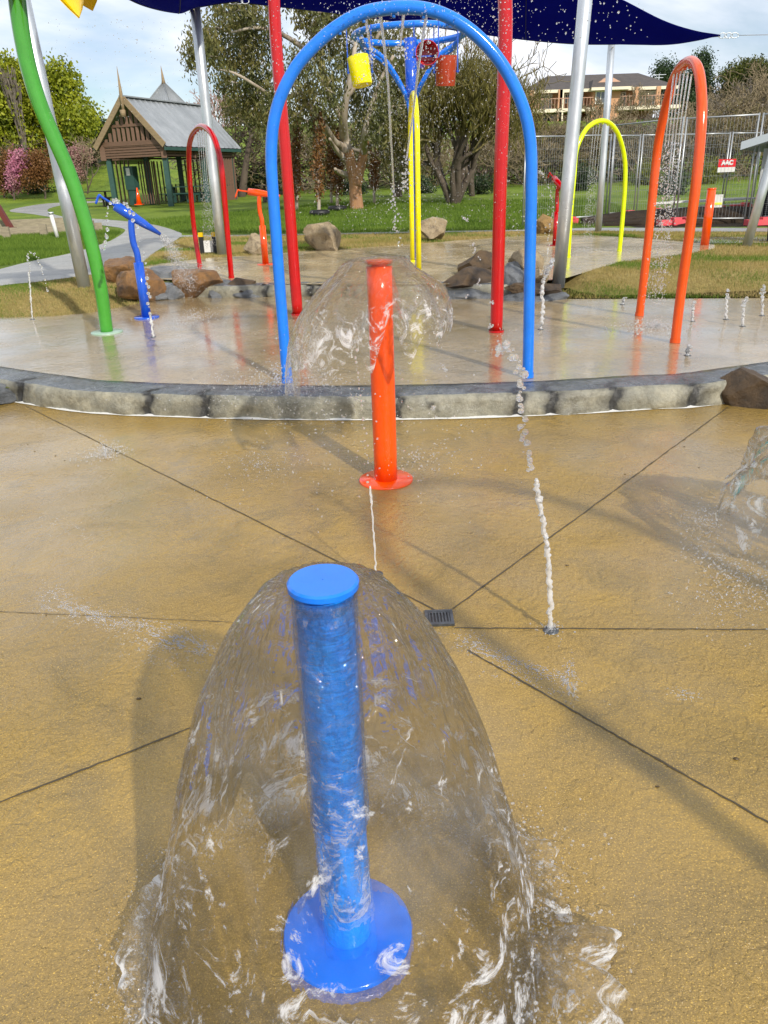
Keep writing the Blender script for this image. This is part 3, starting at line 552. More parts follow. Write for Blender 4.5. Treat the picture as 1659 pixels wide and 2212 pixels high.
def sheet(name, label, fn, mt, ns=90, nt_=180, thick=.004, seam=True, origin=(0, 0, 0)):
    """closed surface of revolution-like sheet with two faces"""
    me_v = []
    S = np.linspace(0, 1, ns); Th = np.linspace(0, 2*math.pi, nt_, endpoint=False)
    P = np.array([[fn(s, th) for th in Th] for s in S])
    gu = np.gradient(P, axis=0); gv = np.roll(P, -1, 1)-np.roll(P, 1, 1); N = np.cross(gu, gv); N /= np.linalg.norm(N, axis=2)[..., None]+1e-9
    if N[ns//2, 0]@(P[ns//2, 0]-P[ns//2, nt_//2]) < 0: N = -N
    V = P.reshape(-1, 3); f = []; uvs = []
    cm_ = 0
    for i in range(ns-1):
        for j in range(nt_):
            k = (j+1) % nt_; q = (i*nt_+j, i*nt_+k, (i+1)*nt_+k, (i+1)*nt_+j); f.append(q[::-1])
            u0, u1 = j/nt_, (j+1)/nt_; s0, s1 = S[i], S[i+1]
            c4 = [(u0, s0), (u1, s0), (u1, s1), (u0, s1)]; uvs += c4[::-1]
    o = np_mesh(name, V, np.array(f), mt, loc=tuple(origin), smooth=True); uvl = o.data.uv_layers.new(name='UVMap')
    uvl.data.foreach_set('uv', np.array(uvs, np.float32).ravel()); return tag(o, label, 'water sheet', 'water bells over the capped posts'), P
def n3(x, y, z=0): return mnoise.noise(Vector((x, y, z)))
def bellB(s, th):
    wob = n3(math.cos(th)*1.3, math.sin(th)*1.3, 1)*.14+n3(math.cos(th)*3.5, math.sin(th)*3.5, s*1.5)*.06
    s_end = 1.0
    if math.sin(th) > -.2: s_end = .93+.10*n3(math.cos(th)*4, math.sin(th)*4, 9)   # the far hem breaks up
    s = s*s_end; R_ = .378+.03*math.cos(th); r = .062+R_*s*(1+wob*s); z = hB-.020+.014*math.sin(min(1, s*4)*math.pi)*(1-s)-(hB-.0)*max(0, s)**2.1
    rip = (.006*n3(math.cos(th)*16, math.sin(th)*16, s*2.2)+.004*n3(math.cos(th)*40, math.sin(th)*40, s*3))*min(1, s*5)
    rip += .010*s*n3(math.cos(th)*6, math.sin(th)*6, s*7)
    return (bB[0]+(r+rip)*math.cos(th)-.02*s, bB[1]+(r+rip)*math.sin(th), max(.004, z+rip*.5))
_, PBELL = sheet('water_bell', 'clear water bell falling round the front blue post', bellB, WSHEET, 110, 260, .004, origin=tuple(bB))
def bellO(s, th):
    c_, s_ = math.cos(th), math.sin(th); left = max(0, -c_)**1.2; right = max(0, c_)**1.5
    R_ = .30+.26*left+.11*right+.05*n3(c_*2, s_*2, 5); D = .36+.24*left-.04*right+.20*n3(c_*3.3, s_*3.3, 8)
    r = .066+R_*(s**.92); r *= 1-.22*(s**6)*(1-left*.3); z = hO-.018+.04*math.sin(min(1, s*3.5)*math.pi)*(1-s)-D*s**1.9
    rip = (.020*n3(c_*5, s_*5, s*4)+.010*n3(c_*14, s_*14, s*3))*s
    return (bO[0]+(r+rip)*c_, bO[1]+(r+rip)*s_, z+rip)
sheet('water_bell', 'ragged wind-torn water bell falling round the orange post', bellO, WSHEET2, 70, 200, .005, origin=tuple(bO))
def filmB(s, th):
    z = (hB-.03)*(1-s)+.10*s; r = .0575+.003*(1+n3(math.cos(th)*3, math.sin(th)*3, z*12))+.003*abs(n3(math.cos(th)*7, math.sin(th)*7, z*24))
    q = 1 if z > .34+.05*n3(math.cos(th), math.sin(th), 4) else .92
    return (bB[0]+r*q*math.cos(th), bB[1]+r*q*math.sin(th), z)
fo, _ = sheet('water_film', 'rippling film of water running down the front blue pipe', filmB, WFILM, 150, 96, origin=tuple(bB)); del fo['group']
bR = np.array([1.93, 3.05, 0]); hR = .66
cap_post('spray_post', 'capped pipe just outside the right edge inside the third water bell', bR, hR, .056, .148, paint('teal paint', (.02, .5, .5)), .07)
def bellR(s, th):
    c_, s_ = math.cos(th), math.sin(th); R_ = .36+.10*n3(c_*3, s_*3, 15); r = .062+R_*s; D = hR*(.62+.45*n3(c_*4, s_*4, 18)); z = hR-.015+.04*math.sin(min(1, s*4)*math.pi)*(1-s)-D*s**2
    rip = (.05*n3(c_*6, s_*6, s*5)+.025*n3(c_*16, s_*16, s*6))*s; return (bR[0]+(r+rip)*c_, bR[1]+(r+rip)*s_, max(.01, z+rip))
sheet('water_bell', 'water bell cut off by the right edge of the photo', bellR, WSHEET2, 60, 160, .005, origin=tuple(bR))
# water cannons
def cannon(name, label, bu, bv, zb, mt, sc, d, tilt):
    b = U(bu, bv, zb); t = thing(name, label, 'water cannon', tuple(b), 'swivelling water cannons'); m = MB(); d = np.array([*d, 0.])
    m.tube([b, b+[0, 0, .62*sc]], .055*sc, 20); m.tube(spline([b+[0, 0, .60*sc], b+[0, 0, .72*sc], b-d*.022*sc+[0, 0, .84*sc], b-d*.018*sc+[0, 0, 1.0*sc], b+[0, 0, 1.10*sc]], 6), .036*sc, 16); m.build('stand', mt, t)
    m = MB(); base_plate(m, b, .145*sc, .014*sc); m.build('base_plate', mt, t)
    c = b+[0, 0, 1.12*sc]; dd = d*math.cos(tilt)+np.array([0, 0, math.sin(tilt)]); m = MB()
    m.tube([c-dd*.20*sc, c-dd*.19*sc, c-dd*.02*sc, c+dd*.16*sc, c+dd*.36*sc], [.03*sc, .055*sc, .058*sc, .044*sc, .018*sc], 18); m.build('barrel', mt, t)
    m = MB(); m.tube(spline([c-dd*.19*sc, c-dd*.34*sc+[0, 0, .0*sc], c-dd*.38*sc, c-dd*.44*sc-[0, 0, .12*sc]], 5), .013*sc, 10); m.build('handle', mt, t)
    return c+dd*.36*sc, dd
tipB, dB = cannon('water_cannon', 'blue swivel water cannon spraying to the right on the left terrace', 317, 686, .17, DKBLUE, 1.0, (.92, .38), math.radians(-36))
cannon('water_cannon', 'orange swivel water cannon behind the blue arch leg', 574, 571, .325, ORANGE, .98, (.96, -.2), math.radians(-8))
cannon('water_cannon', 'red swivel water cannon half hidden by the leaning steel post', 1199, 530, .325, RED, .95, (.35, -.9), math.radians(-30))
b = U(1522, 529, .325); t = thing('bollard', 'thick orange bollard standing at the right end of the rear terrace', 'bollard', tuple(b)); r_ = pw(b, 18)/2
hh = UY(1535, 406, b[1])[2]-b[2]; m = MB(); m.tube([b, b+[0, 0, hh-.01]], r_, 24); m.build('pipe', ORANGE, t); m = MB(); m.lathe(b+[0, 0, hh], [(.001, 0), (r_, 0), (r_+.003, -.004), (r_+.003, -.02)], 24); m.build('cap', ORANGE2, t, smooth='auto')
# steel posts
def steel(label, bu, bv, zb, tu, tv, wb, ext=1., dy=0.):
    b = U(bu, bv, zb); e = UY(tu, tv, b[1]+dy); e = b+(e-b)*ext; t = thing('steel_post', label, 'steel post', tuple(b), 'galvanised shade sail posts'); r = pw(b, wb)/2
    m = MB(); m.tube([b-[0, 0, .05], b+(e-b)*.33, b+(e-b)*.66, e], r, 28); m.build('pole', GALV, t); m = MB(); m.lathe(e, [(.001, .012), (r+.003, .012), (r+.003, -.03)], 24); m.build('end_cap', GALV, t)
    m = MB(); bp_ = b+(e-b)*.97; m.tube([bp_+[0, r, 0], bp_+[0, -r-.05, 0]], .014, 10); m.build('eye_bolt', CHROME, t); return e
steel('leaning steel post behind the green stem', 187, 640, .2, 50, 0, 27, 1.12)
P2T = steel('steel post behind the small red arch', 480, 551, .325, 421, 16, 20, 1.02)
steel('thick steel post leaning right beside the right rock outcrop', 1206, 612, .30, 1264, 0, 27, 1.2)
P4T = steel('slim distant steel post inside the yellow arch', 1292, 501, .325, 1321, 97, 14, 1.015)
steel('steel post leaning out at the right edge near the bin', 1612, 532, .325, 1668, 340, 19, 2.0)
# shade sails
def fabric():
    m, nt, b, o = newmat('navy shade cloth'); c = mix_col(nt, ramp(nt, nz(nt, 2, 3), .3, .7), (.003, .005, .20), (.004, .008, .25)); nt.links.new(c, b.inputs['Base Color']); b.inputs['Roughness'].default_value = .9; b.inputs['Specular IOR Level'].default_value = .05
    t = nt.nodes.new('ShaderNodeBsdfTranslucent'); t.inputs[0].default_value = (.004, .008, .38, 1); x = nt.nodes.new('ShaderNodeMixShader'); x.inputs[0].default_value = .35
    nt.links.new(b.outputs[0], x.inputs[1]); nt.links.new(t.outputs[0], x.inputs[2]); nt.links.new(x.outputs[0], o.inputs[0]); return m
NAVY = fabric()
def sail(label, e0, e1, group='navy shade sails', nv=14):
    e0 = spline(e0, 6); e1 = spline(e1, 6); n = min(len(e0), len(e1)); e0 = e0[np.linspace(0, len(e0)-1, n).astype(int)]; e1 = e1[np.linspace(0, len(e1)-1, n).astype(int)]
    V = []
    for i in range(n):
        for j in range(nv):
            q = j/(nv-1); p = e0[i]*(1-q)+e1[i]*q; p = p-[0, 0, .28*math.sin(math.pi*q)*math.sin(math.pi*i/(n-1))]; V.append(p)
    t = thing('shade_sail', label, 'shade sail', tuple(V[0]), group); V = np.array(V)
    m = MB(); f = grid_mesh(None, n, nv); N_ = len(V); m.add(np.concatenate([V, V+[0, 0, .004]]), f+[tuple(i+N_ for i in q)[::-1] for q in f]); m.build('cloth', NAVY, t)
    m = MB(); m.tube(e0-[0, 0, .0], .014, 8); m.build('edge_hem', mat('dark webbing', (.006, .008, .05), .7), t)
    m = MB(); k = n//2; m.tube(V[[k*nv+j for j in range(nv)]]-[0, 0, .002], .006, 6); m.build('seam', mat('navy seam', (.004, .006, .05), .7), t); return t
zc = 15.2
far = [UY(u, v, y) for u, v, y in [(512, 4, 17.5), (620, 16, 17.3), (765, 32, 17.0), (900, 50, 16.8), (1062, 76, 16.6), (1206, 92, 16.4), (1314, 95, 16.2), (1430, 90, 15.9), (1500, 83, 15.6), (1556, 77, 15.4)]]
near = [UY(u, v, y) for u, v, y in [(512, 0, 17.3), (620, -22, 15.8), (765, -34, 15.1), (900, -40, 14.7), (1062, -44, 14.4), (1206, -40, 14.2), (1314, -14, 14.2), (1430, 43, 14.6), (1500, 66, 14.9), (1556, 75.5, 15.3)]]
sail('large navy shade sail stretching to a corner at the upper right', far, near)
far = [UY(u, v, y) for u, v, y in [(240, -22, 12.5), (279, -2, 13), (306, 10, 13.6), (340, 20, 14.2), (372, 26, 14.8), (392, 27, 15.2), (408, 21, 15.5), (430, 15, 15.7), (470, 8, 15.8), (515, 2, 16)]]
near = [UY(u, v, y) for u, v, y in [(240, -160, 8.5), (279, -165, 8.5), (306, -170, 8.6), (340, -175, 8.8), (372, -170, 9.2), (392, -160, 10), (408, -140, 11), (430, -100, 12.5), (470, -50, 14.5), (515, 1, 15.9)]]
sail('second navy shade sail sagging at the top left of the frame', far, near)
# corner hardware and cable
c = UY(1557, 77, 15.4); e = UY(1760, 73, 14.8); t = thing('sail_cable', 'thin wire with turnbuckle running from the right sail corner', 'cable', tuple(c)); m = MB(); m.tube([c+(e-c)*.2, e], .006, 6); m.build('wire', CHROME, t)
m = MB()
for k in range(3):
    q = c+(e-c)*(.02+.065*k); a_ = [q+np.array([.07*math.cos(x), 0, .04*math.sin(x)]) for x in np.linspace(0, 2*math.pi, 13)]; m.tube(a_, .007, 6)
m.build('shackle', GALV, t)
c = UY(516, 3, 16); t = thing('sail_shackle', 'bright shackle joining two sail corners at the top left of centre', 'shackle', tuple(c)); m = MB()
for k in range(3): m.tube([c+np.array([.07*math.cos(x)+.11*(k-1), 0, .04*math.sin(x)]) for x in np.linspace(0, 2*math.pi, 13)], .007, 6)
m.build('ring_link', GALV, t)
# ------------------------------------------------------------------ dumping bucket feature
b = U(892, 560, .325); b[1] = 13.7; b[0] = UY(891, 400, 13.7)[0]; cR = UY(886, 74, 13.2); zr = cR[2]; Rr_ = pw(cR, 122)
t = thing('bucket_feature', 'blue mast carrying a high ring for tipping buckets', 'water feature', (b[0], b[1], .325))
m = MB(); m.tube([(b[0], b[1], .32), (b[0], b[1], 2.2), (b[0]+.01, b[1], zr-.75), (b[0], b[1], zr+.02)], [.034, .034, .085, .1], 20); m.build('mast', DKBLUE, t)
m = MB(); cx, cy = cR[0], cR[1]; m.tube([(cx+Rr_*math.cos(x), cy+Rr_*math.sin(x), zr) for x in np.linspace(0, 2*math.pi, 65)], .045, 14, cap=False); m.build('ring', BLUE2, t)
for k, an in enumerate([math.radians(x) for x in (205, 335, 25, 155)]):
    d = np.array([math.cos(an), math.sin(an), 0]); s0 = np.array([b[0], b[1], zr-1.05]); e = np.array([cx, cy, zr])+d*Rr_
    m = MB(); m.tube(spline([s0, s0+d*.12+[0, 0, .35], s0+d*.45+[0, 0, .78], s0+d*.75+[0, 0, .95], e], 8), .034, 12); m.build('arm', BLUE, t)
GR_ = 'tipping buckets hung from the blue ring'
def bucket(label, u, v, y, hgt, mt, tilt, swing, hang):
    c = UY(u, v, y); W = .155; t = thing('tipping_bucket', label, 'bucket', tuple(c), GR_)
    ax, az = tilt; Rx = np.array([[1, 0, 0], [0, math.cos(ax), -math.sin(ax)], [0, math.sin(ax), math.cos(ax)]]); Ry = np.array([[math.cos(az), 0, math.sin(az)], [0, 1, 0], [-math.sin(az), 0, math.cos(az)]]); Rt = Ry@Rx
    m = MB(); m.lathe((0, 0, 0), [(.001, -hgt/2), (W*.86, -hgt/2), (W*.9, -hgt/2+.01), (W, hgt/2), (W-.008, hgt/2), (W*.86, -hgt/2+.02), (.001, -hgt/2+.02)], 28); m.v = [x@Rt.T+c for x in m.v]; m.build('tub', mt, t, smooth='auto')
    top = zr-c[2]
    for s in (-1, 1): m = MB(); m.beam(c+[s*(W+.012), 0, -.03], c+[s*(W+.012), 0, top], .014, .045); m.build('hanger', DKBLUE, t, smooth=False)
    m = MB(); m.tube([c+[-W-.03, 0, -.01], c+[W+.03, 0, -.01]], .012, 10); m.build('pivot', DKBLUE, t)
yb = np.array([0, 0, 0])
bucket('yellow tipping bucket at the left of the blue ring', 778, 154, 12.3, .36, YEL, (-.15, -.16), 0, 0)
bucket('round bright red tipping bucket seen from below beside the mast', 921, 120, 12.2, .30, RED, (1.45, .1), 0, 0)
bucket('rust red tipping bucket at the right of the blue ring', 963, 153, 12.5, .38, DKRED, (.1, .03), 0, 0)
# ------------------------------------------------------------------ small items near the terraces
b = G(457, 549); t = thing('info_sign', 'low white sign between two black bollards with yellow tops', 'sign', tuple(b)); BLK = mat('black plastic', (.012, .012, .014), .5)
hgt = pw(b, 36)
for s in (-1, 1):
    q = b+[s*pw(b, 14)-.04, 0, 0]; m = MB(); m.box(q+[0, 0, hgt*.5], (.08, .08, hgt)); o = m.build('bollard_post', BLK, t, smooth=False); m = MB(); m.box(q+[0, 0, hgt+.04], (.086, .086, .08)); m.build('reflective_top', GOLD, o, smooth=False)
m = MB(); m.box(b+[-.04, -.01, hgt*.45], (pw(b, 20), .025, hgt*.66)); m.build('board', WHITEP, t, smooth=False)
b = G(1657, 527); t = thing('waste_bin', 'dark bin with a yellow lid at the right frame edge', 'bin', tuple(b+[.3, .2, 0])); m = MB(); m.lathe(b+[.3, .2, 0], [(.001, 0), (.22, 0), (.27, .85), (.001, .86)], 4); m.build('body', BLK, t, smooth=False); m = MB(); m.lathe(b+[.3, .2, .86], [(.30, 0), (.31, .07), (.2, .13), (.001, .14)], 16); m.build('lid', GOLD, t)
# timber edging, pipe stand, red post at left
TIM = mat('weathered timber', (.34, .29, .2), .8, c2=(.2, .17, .12), ns=4, bump=.006, bs=20, vec=(1, 1, 6)); zt = .34
t = thing('timber_edging', 'weathered timber sleeper edging round the garden bed at the left', 'edging', tuple(G(50, 510)))
a = G(-120, 520); b = G(222, 499); m = MB(); m.beam(a+[0, 0, .12], b+[0, 0, .12], .08, .24); m.build('sleeper', TIM, t, smooth=False)
m = MB(); a2 = G(-120, 500); b2 = G(150, 488); m.beam(a2+[0, 0, .14], b2+[0, 0, .14], .08, .26); m.build('sleeper', TIM, t, smooth=False)
for u, v in ((-60, 521), (18, 516), (98, 510), (200, 501)):
    q = G(u, v); m = MB(); m.box(q+[0, -.06, .15], (.2, .08, .34)); m.build('post', TIM, t, smooth=False)
b = G(125, 516); t = thing('standpipe', 'short pale standpipe beside the timber edging', 'standpipe', tuple(b)); hgt = UY(115, 462, b[1])[2]-b[2]; r_ = pw(b, 8)/2
m = MB(); m.tube([b, b+[-.06, 0, hgt]], r_, 14); m.build('pipe', WHITEP, t); m = MB(); m.tube([b+[-.06, 0, hgt], b+[-.06, 0, hgt+.05]], [r_*1.5, r_*1.4], 14); m.build('cap', GALV, t)
b = G(25, 495); t = thing('slanted_post', 'dark maroon post slanting out of the left frame edge', 'post', tuple(b)); e = UY(-30, 405, b[1]); m = MB(); m.beam(b, b+(e-b)*1.6, .16, .16); m.build('beam', mat('maroon paint', (.13, .025, .02), .5), t, smooth=False)
m = MB(); m.box(b+[0, 0, .03], (.26, .26, .06)); m.build('foot', mat('maroon steel', (.12, .03, .025), .5), t, smooth=False)
# ------------------------------------------------------------------ pavilion
BRN = mat('brown painted timber', (.17, .095, .06), .7, c2=(.12, .07, .045), ns=3, vec=(1, 1, 5)); BRL = mat('tan weathered timber', (.30, .22, .12), .75, c2=(.2, .14, .08), ns=3, vec=(1, 1, 5))
TEAL = mat('dark teal painted timber', (.03, .085, .07), .5, c2=(.02, .06, .05), ns=4); 
def corr():
    m, nt, b, o = newmat('corrugated zinc roof'); b.inputs['Metallic'].default_value = .5
    c = mix_col(nt, ramp(nt, nz(nt, .7, 5, .7), .35, .7), (.40, .42, .43), (.26, .28, .29)); nt.links.new(c, b.inputs['Base Color']); b.inputs['Roughness'].default_value = .45; return m
ROOF = corr()
DIST = 41.; cC = UY(371, 441, DIST); zg = cC[2]; ca, sa = math.cos(math.radians(22)), math.sin(math.radians(22))
ex = np.array([ca, -sa, 0]); ey = np.array([sa, ca, 0])      # ex: along the gable front (left to right), ey: back
Wp, Lp = 3.6, 6.2
def PV(x, y, z): return cC+ex*(x-Wp)+ey*y+np.array([0, 0, z])    # x 0..Wp, y 0..Lp, z above ground
zb_, ze, zp = UY(371, 338, DIST)[2]-zg, UY(371, 306, DIST)[2]-zg, UY(303, 211, DIST)[2]-zg
pav = thing('picnic_pavilion', 'brown timber picnic pavilion with steep zinc roofs and slatted gable', 'pavilion', tuple(PV(Wp/2, Lp/2, 0)))
for x, y in ((.12, .12), (Wp-.12, .12), (.12, Lp*.5), (Wp-.12, Lp-.12), (.12, Lp-.12), (Wp-.12, Lp*.55), (-2.2, 3.0), (-2.2, Lp)):
    m = MB(); m.beam(PV(x, y, -.3), PV(x, y, ze), .24, .24); m.build('post', TEAL, pav, smooth=False)
m = MB()     # horizontal slat bands
for k in range(5):
    z = zb_+.08+k*(ze-zb_-.1)/4.6
    m.beam(PV(-.08, -.06, z), PV(Wp+.08, -.06, z), .05, .09); m.beam(PV(Wp+.06, 0, z), PV(Wp+.06, Lp+.1, z), .05, .09); m.beam(PV(-.06, 0, z), PV(-.06, Lp+.1, z), .05, .09); m.beam(PV(-.08, Lp+.06, z), PV(Wp+.08, Lp+.06, z), .05, .09)
    m.beam(PV(-2.3, 2.9, z), PV(-.1, 2.9, z), .05, .09); m.beam(PV(-2.36, 3.0, z), PV(-2.36, Lp, z), .05, .09)
for x in (.0, Wp): m.beam(PV(x, -.1, zb_-.05), PV(x, -.1, ze), .26, .06)
for y in (2.4, 4.8): m.beam(PV(Wp+.1, y, zb_-.05), PV(Wp+.1, y, ze), .05, .2)
m.build('slat_band', BRN, pav, smooth=False)
m = MB(); nS = 13
for k in range(1, nS):
    x = Wp*k/nS; h_ = (zp-ze-.25)*(1-abs(2*k/nS-1)); 
    if h_ > .1: m.beam(PV(x, -.05, ze-.05), PV(x, -.05, ze+h_), .15, .04)
m.beam(PV(.75, -.09, ze+(zp-ze)*.42), PV(Wp-.75, -.09, ze+(zp-ze)*.42), .04, .12); m.beam(PV(0, -.09, ze+.02), PV(Wp, -.09, ze+.02), .04, .2)
m.build('gable_slats', BRN, pav, smooth=False)
m = MB()
for x in (-.25, Wp+.25): m.beam(PV(x, -.32, ze-.15), PV(Wp/2, -.32, zp+.08), .06, .26)
m.build('barge_board', BRL, pav, smooth=False)
m = MB(); m.tube([PV(Wp/2, -.34, zp-.7), PV(Wp/2, -.34, zp+.1), PV(Wp/2, -.34, zp+1.35)], [.07, .09, .008], 6); m.tube([PV(Wp/2-.04, -.34, zp-.75), PV(Wp/2-.04, -.34, zp-.45)], .14, 6); m.build('finial', BRL, pav)
# roof with ribs
m = MB()
def slope(m, A, B, C, D, n):     # quad A-B eave, D-C ridge, ribs from eave to ridge
    A, B, C, D = map(np.array, (A, B, C, D)); V = []; N_ = np.cross(B-A, D-A); N_ /= np.linalg.norm(N_)
    if N_[2] < 0: N_ = -N_
    k = n*4+1
    for i in range(k):
        q = i/(k-1); o_ = N_*(.03 if i % 4 == 0 else 0); V += [A+(B-A)*q+o_, D+(C-D)*q+o_]
    m.add(V, grid_mesh(None, k, 2)); V2 = [p-N_*.06 for p in (A, B, C, D)]; m.add(V2, [(0, 1, 2, 3)])
slope(m, PV(Wp+.35, -.35, ze-.2), PV(Wp+.35, Lp+.3, ze-.2), PV(Wp/2, Lp+.3, zp+.1), PV(Wp/2, -.35, zp+.1), 16)
slope(m, PV(-.35, -.35, ze-.2), PV(-.35, Lp+.3, ze-.2), PV(Wp/2, Lp+.3, zp+.1), PV(Wp/2, -.35, zp+.1), 16)
m.beam(PV(Wp/2, -.36, zp+.13), PV(Wp/2, Lp+.3, zp+.13), .3, .06); m.build('gable_roof', ROOF, pav, smooth=False)
ap = UY(353, 177, 46.6); hz = zg+ze-.1; m = MB(); q4 = [(-2.3, -2.3), (2.3, -2.3), (2.3, 2.3), (-2.3, 2.3)]; corners = [np.array([ap[0], ap[1], hz])+ex*x+ey*y for x, y in q4]
for i in range(4):
    A, B = corners[i], corners[(i+1) % 4]; slope(m, A, B, ap+(B-A)*.01, ap-(B-A)*.01, 10)
m.build('pyramid_roof', ROOF, pav, smooth=False); m = MB(); m.tube([ap-[0, 0, .1], ap+[0, 0, .05], ap+[-.03, 0, .75]], [.12, .09, .008], 6); m.build('finial', BRL, pav)
m = MB(); slope(m, PV(-2.7, 2.6, ze-.7), PV(-2.7, Lp+.4, ze-.7), PV(-.1, Lp+.4, ze+.5), PV(-.1, 2.6, ze+.5), 8); m.build('side_roof', ROOF, pav, smooth=False)
m = MB(); m.beam(PV(Wp+.3, -.35, ze-.3), PV(Wp+.3, Lp+.3, ze-.3), .12, .14); m.build('gutter', TEAL, pav, smooth=False)
m = MB()
for k in range(7): m.beam(PV(Wp-.05, Lp-1.5+k*.25, 0), PV(Wp-.05, Lp-1.5+k*.25, zb_+.05), .16, .05)
m.build('slatted_screen', BRN, pav, smooth=False); m = MB()
for k in range(22): m.beam(PV(-2.3+k*.27, Lp+.02, 0), PV(-2.3+k*.27, Lp+.02, zb_ if k % 9 < 6 else .9), .05, .15)
m.build('slatted_screen', BRN, pav, smooth=False); m = MB()
for k in range(6): m.beam(PV(-2.3+k*.27, 2.95, 0), PV(-2.3+k*.27, 2.95, zb_), .05, .15)
m.build('slatted_screen', BRN, pav, smooth=False); m = MB()
for k in range(7): m.beam(PV(.75+k*.16, 1.6, 0), PV(.75+k*.16, 1.6, zb_*.95), .04, .10)
m.build('slatted_screen', BRN, pav, smooth=False)
bx = PV(.72, .9, 0); t = thing('electric_cabinet', 'teal metal cabinet under the front gable of the pavilion', 'cabinet', tuple(bx)); m = MB(); m.box(bx+[0, 0, 1.25], (.55, .4, 1.1), -.38); m.box(bx+[0, 0, .35], (.4, .3, .72), -.38); m.build('housing', TEAL, t, smooth=False); m = MB(); m.box(bx+ex*-.0-ey*.21+[0, 0, 1.55], (.22, .02, .34), -.38); m.build('notice', WHITEP, t, smooth=False)
cn = PV(1.5, .2, 0); t = thing('traffic_cone', 'orange traffic cone standing beside the pavilion cabinet', 'cone', tuple(cn)); m = MB(); m.tube([cn+[0, 0, .03], cn+[0, 0, .8]], [.14, .03], 14); m.build('cone_body', ORANGE, t); m = MB(); m.box(cn+[0, 0, .02], (.38, .38, .04)); m.build('base', ORANGE, t, smooth=False)
# picnic tables
DKT = mat('dark stained timber', (.05, .038, .028), .6, c2=(.03, .022, .018), ns=5)
def picnic(label, p, rz, mt, L=1.9):
    t = thing('picnic_table', label, 'picnic table', tuple(p), 'picnic tables by the pavilion', rz); m = MB()
    for k in range(5): m.box((0, -.3+k*.15, .76), (L, .14, .045))
    m.build('tabletop', mt, t, smooth=False, local=True)
    for s in (-1, 1):
        m = MB(); m.box((0, s*.72, .44), (L, .26, .05)); m.build('bench', mt, t, smooth=False, local=True); m = MB(); m.box((s*L*.3, 0, .37), (.1, .12, .74)); m.box((s*L*.3, 0, .38), (.08, 1.5, .09)); m.box((s*L*.3, -.55, .19), (.09, .09, .38)); m.box((s*L*.3, .55, .19), (.09, .09, .38)); m.build('leg_frame', mt, t, smooth=False, local=True)
picnic('dark picnic table on the lawn left of the pavilion', G(205, 447), .05, DKT, 2.2)
picnic('teal picnic table inside the pavilion near the front post', PV(2.3, 3.0, 0), -.35, TEAL)
picnic('dark picnic table on the lawn behind the tall red pole', G(600, 436), .0, DKT, 2.)
picnic('teal picnic table at the back right inside the pavilion', PV(2.6, 5.6, 0), -.35, TEAL)
# ------------------------------------------------------------------ houses
BRICK = mat('orange brick', (.58, .32, .18), .8, c2=(.48, .26, .14), ns=2.5); TILE = mat('dark roof tiles', (.055, .048, .045), .75, c2=(.09, .075, .065), ns=1.5, bump=.05, bs=3); CREAM = mat('cream painted trim', (.74, .66, .50), .6); GLS = mat('window glass', (.10, .12, .14), .08, spec=.8); WFR = mat('white window frame', (.75, .75, .72), .5); BLIND = mat('pale blind', (.55, .55, .5), .6)
YH = 96.; hb = thing('brick_house', 'two storey orange brick house with dark tiled roof on the right hill', 'house', tuple(UY(1290, 262, YH)))
def H_(u, v, y=YH): return UY(u, v, y)
zE = H_(1290, 194)[2]; zF = H_(1290, 238)[2]; z0 = H_(1290, 275)[2]-1.5; xl, xr = H_(1139, 240)[0], H_(1432, 240)[0]; xm0, xm1 = H_(1271, 240)[0], H_(1330, 240)[0]
m = MB(); m.box(((xl+xr)/2, YH+5, (zE+z0)/2), (xr-xl-1.2, 7, zE-z0)); m.box(((xm0+xm1)/2, YH+.6, (zE+z0)/2), (xm1-xm0, 4, zE-z0)); m.build('wall', BRICK, hb, smooth=False)
def hip(m, x0, x1, y0, y1, z, h, rx0, rx1, ov=.9, cy=None):
    cy = (y0+y1)/2 if cy is None else cy
    V = [(x0-ov, y0-ov, z), (x1+ov, y0-ov, z), (x1+ov, y1+ov, z), (x0-ov, y1+ov, z), (rx0, cy, z+h), (rx1, cy, z+h)]
    m.add(V, [(0, 1, 5, 4), (1, 2, 5), (2, 3, 4, 5), (3, 0, 4), (3, 2, 1, 0)])
m = MB(); hR_ = (H_(1290, 163, YH+5)[2]-zE); hip(m, xl, xr, YH-.6, YH+8.5, zE, hR_, H_(1182, 160, YH+4)[0], H_(1378, 160, YH+4)[0]); ro = m.build('roof', TILE, hb, smooth=False)
m = MB(); zz = zE+.03; xg0, xg1, zg_ = H_(1266, 190)[0], H_(1352, 190)[0], H_(1306, 173)[2]; xc = (xg0+xg1)/2
m.add([(xg0, YH-2.3, zz), (xg1, YH-2.3, zz), (xc+1.6, YH-.6, zg_), (xc-1.6, YH-.6, zg_), (xg0, YH+3, zz), (xg1, YH+3, zz), (xc+1.6, YH+3, zg_), (xc-1.6, YH+3, zg_)], [(0, 1, 2, 3), (1, 5, 6, 2), (4, 0, 3, 7), (3, 2, 6, 7)]); m.build('gable_roof', TILE, ro, smooth=False)
m = MB(); m.add([(xc-1.3, YH-1.2, zg_-.35), (xc+1.3, YH-1.2, zg_-.35), (xc, YH-1.1, zg_+.3), (xc-1.3, YH+1, zg_-.35), (xc+1.3, YH+1, zg_-.35), (xc, YH+1, zg_+.3)], [(0, 1, 2), (1, 4, 5, 2), (3, 0, 2, 5)]); m.build('gablet', mat('terracotta gable', (.5, .3, .2), .7), ro, smooth=False)
m = MB(); m.box(((xl+xr)/2, YH-1.55, zE-.13), (xr-xl+2, .12, .3)); m.box((xc, YH-2.36, zE-.1), (xg1-xg0, .1, .28)); m.build('fascia', CREAM, hb, smooth=False)
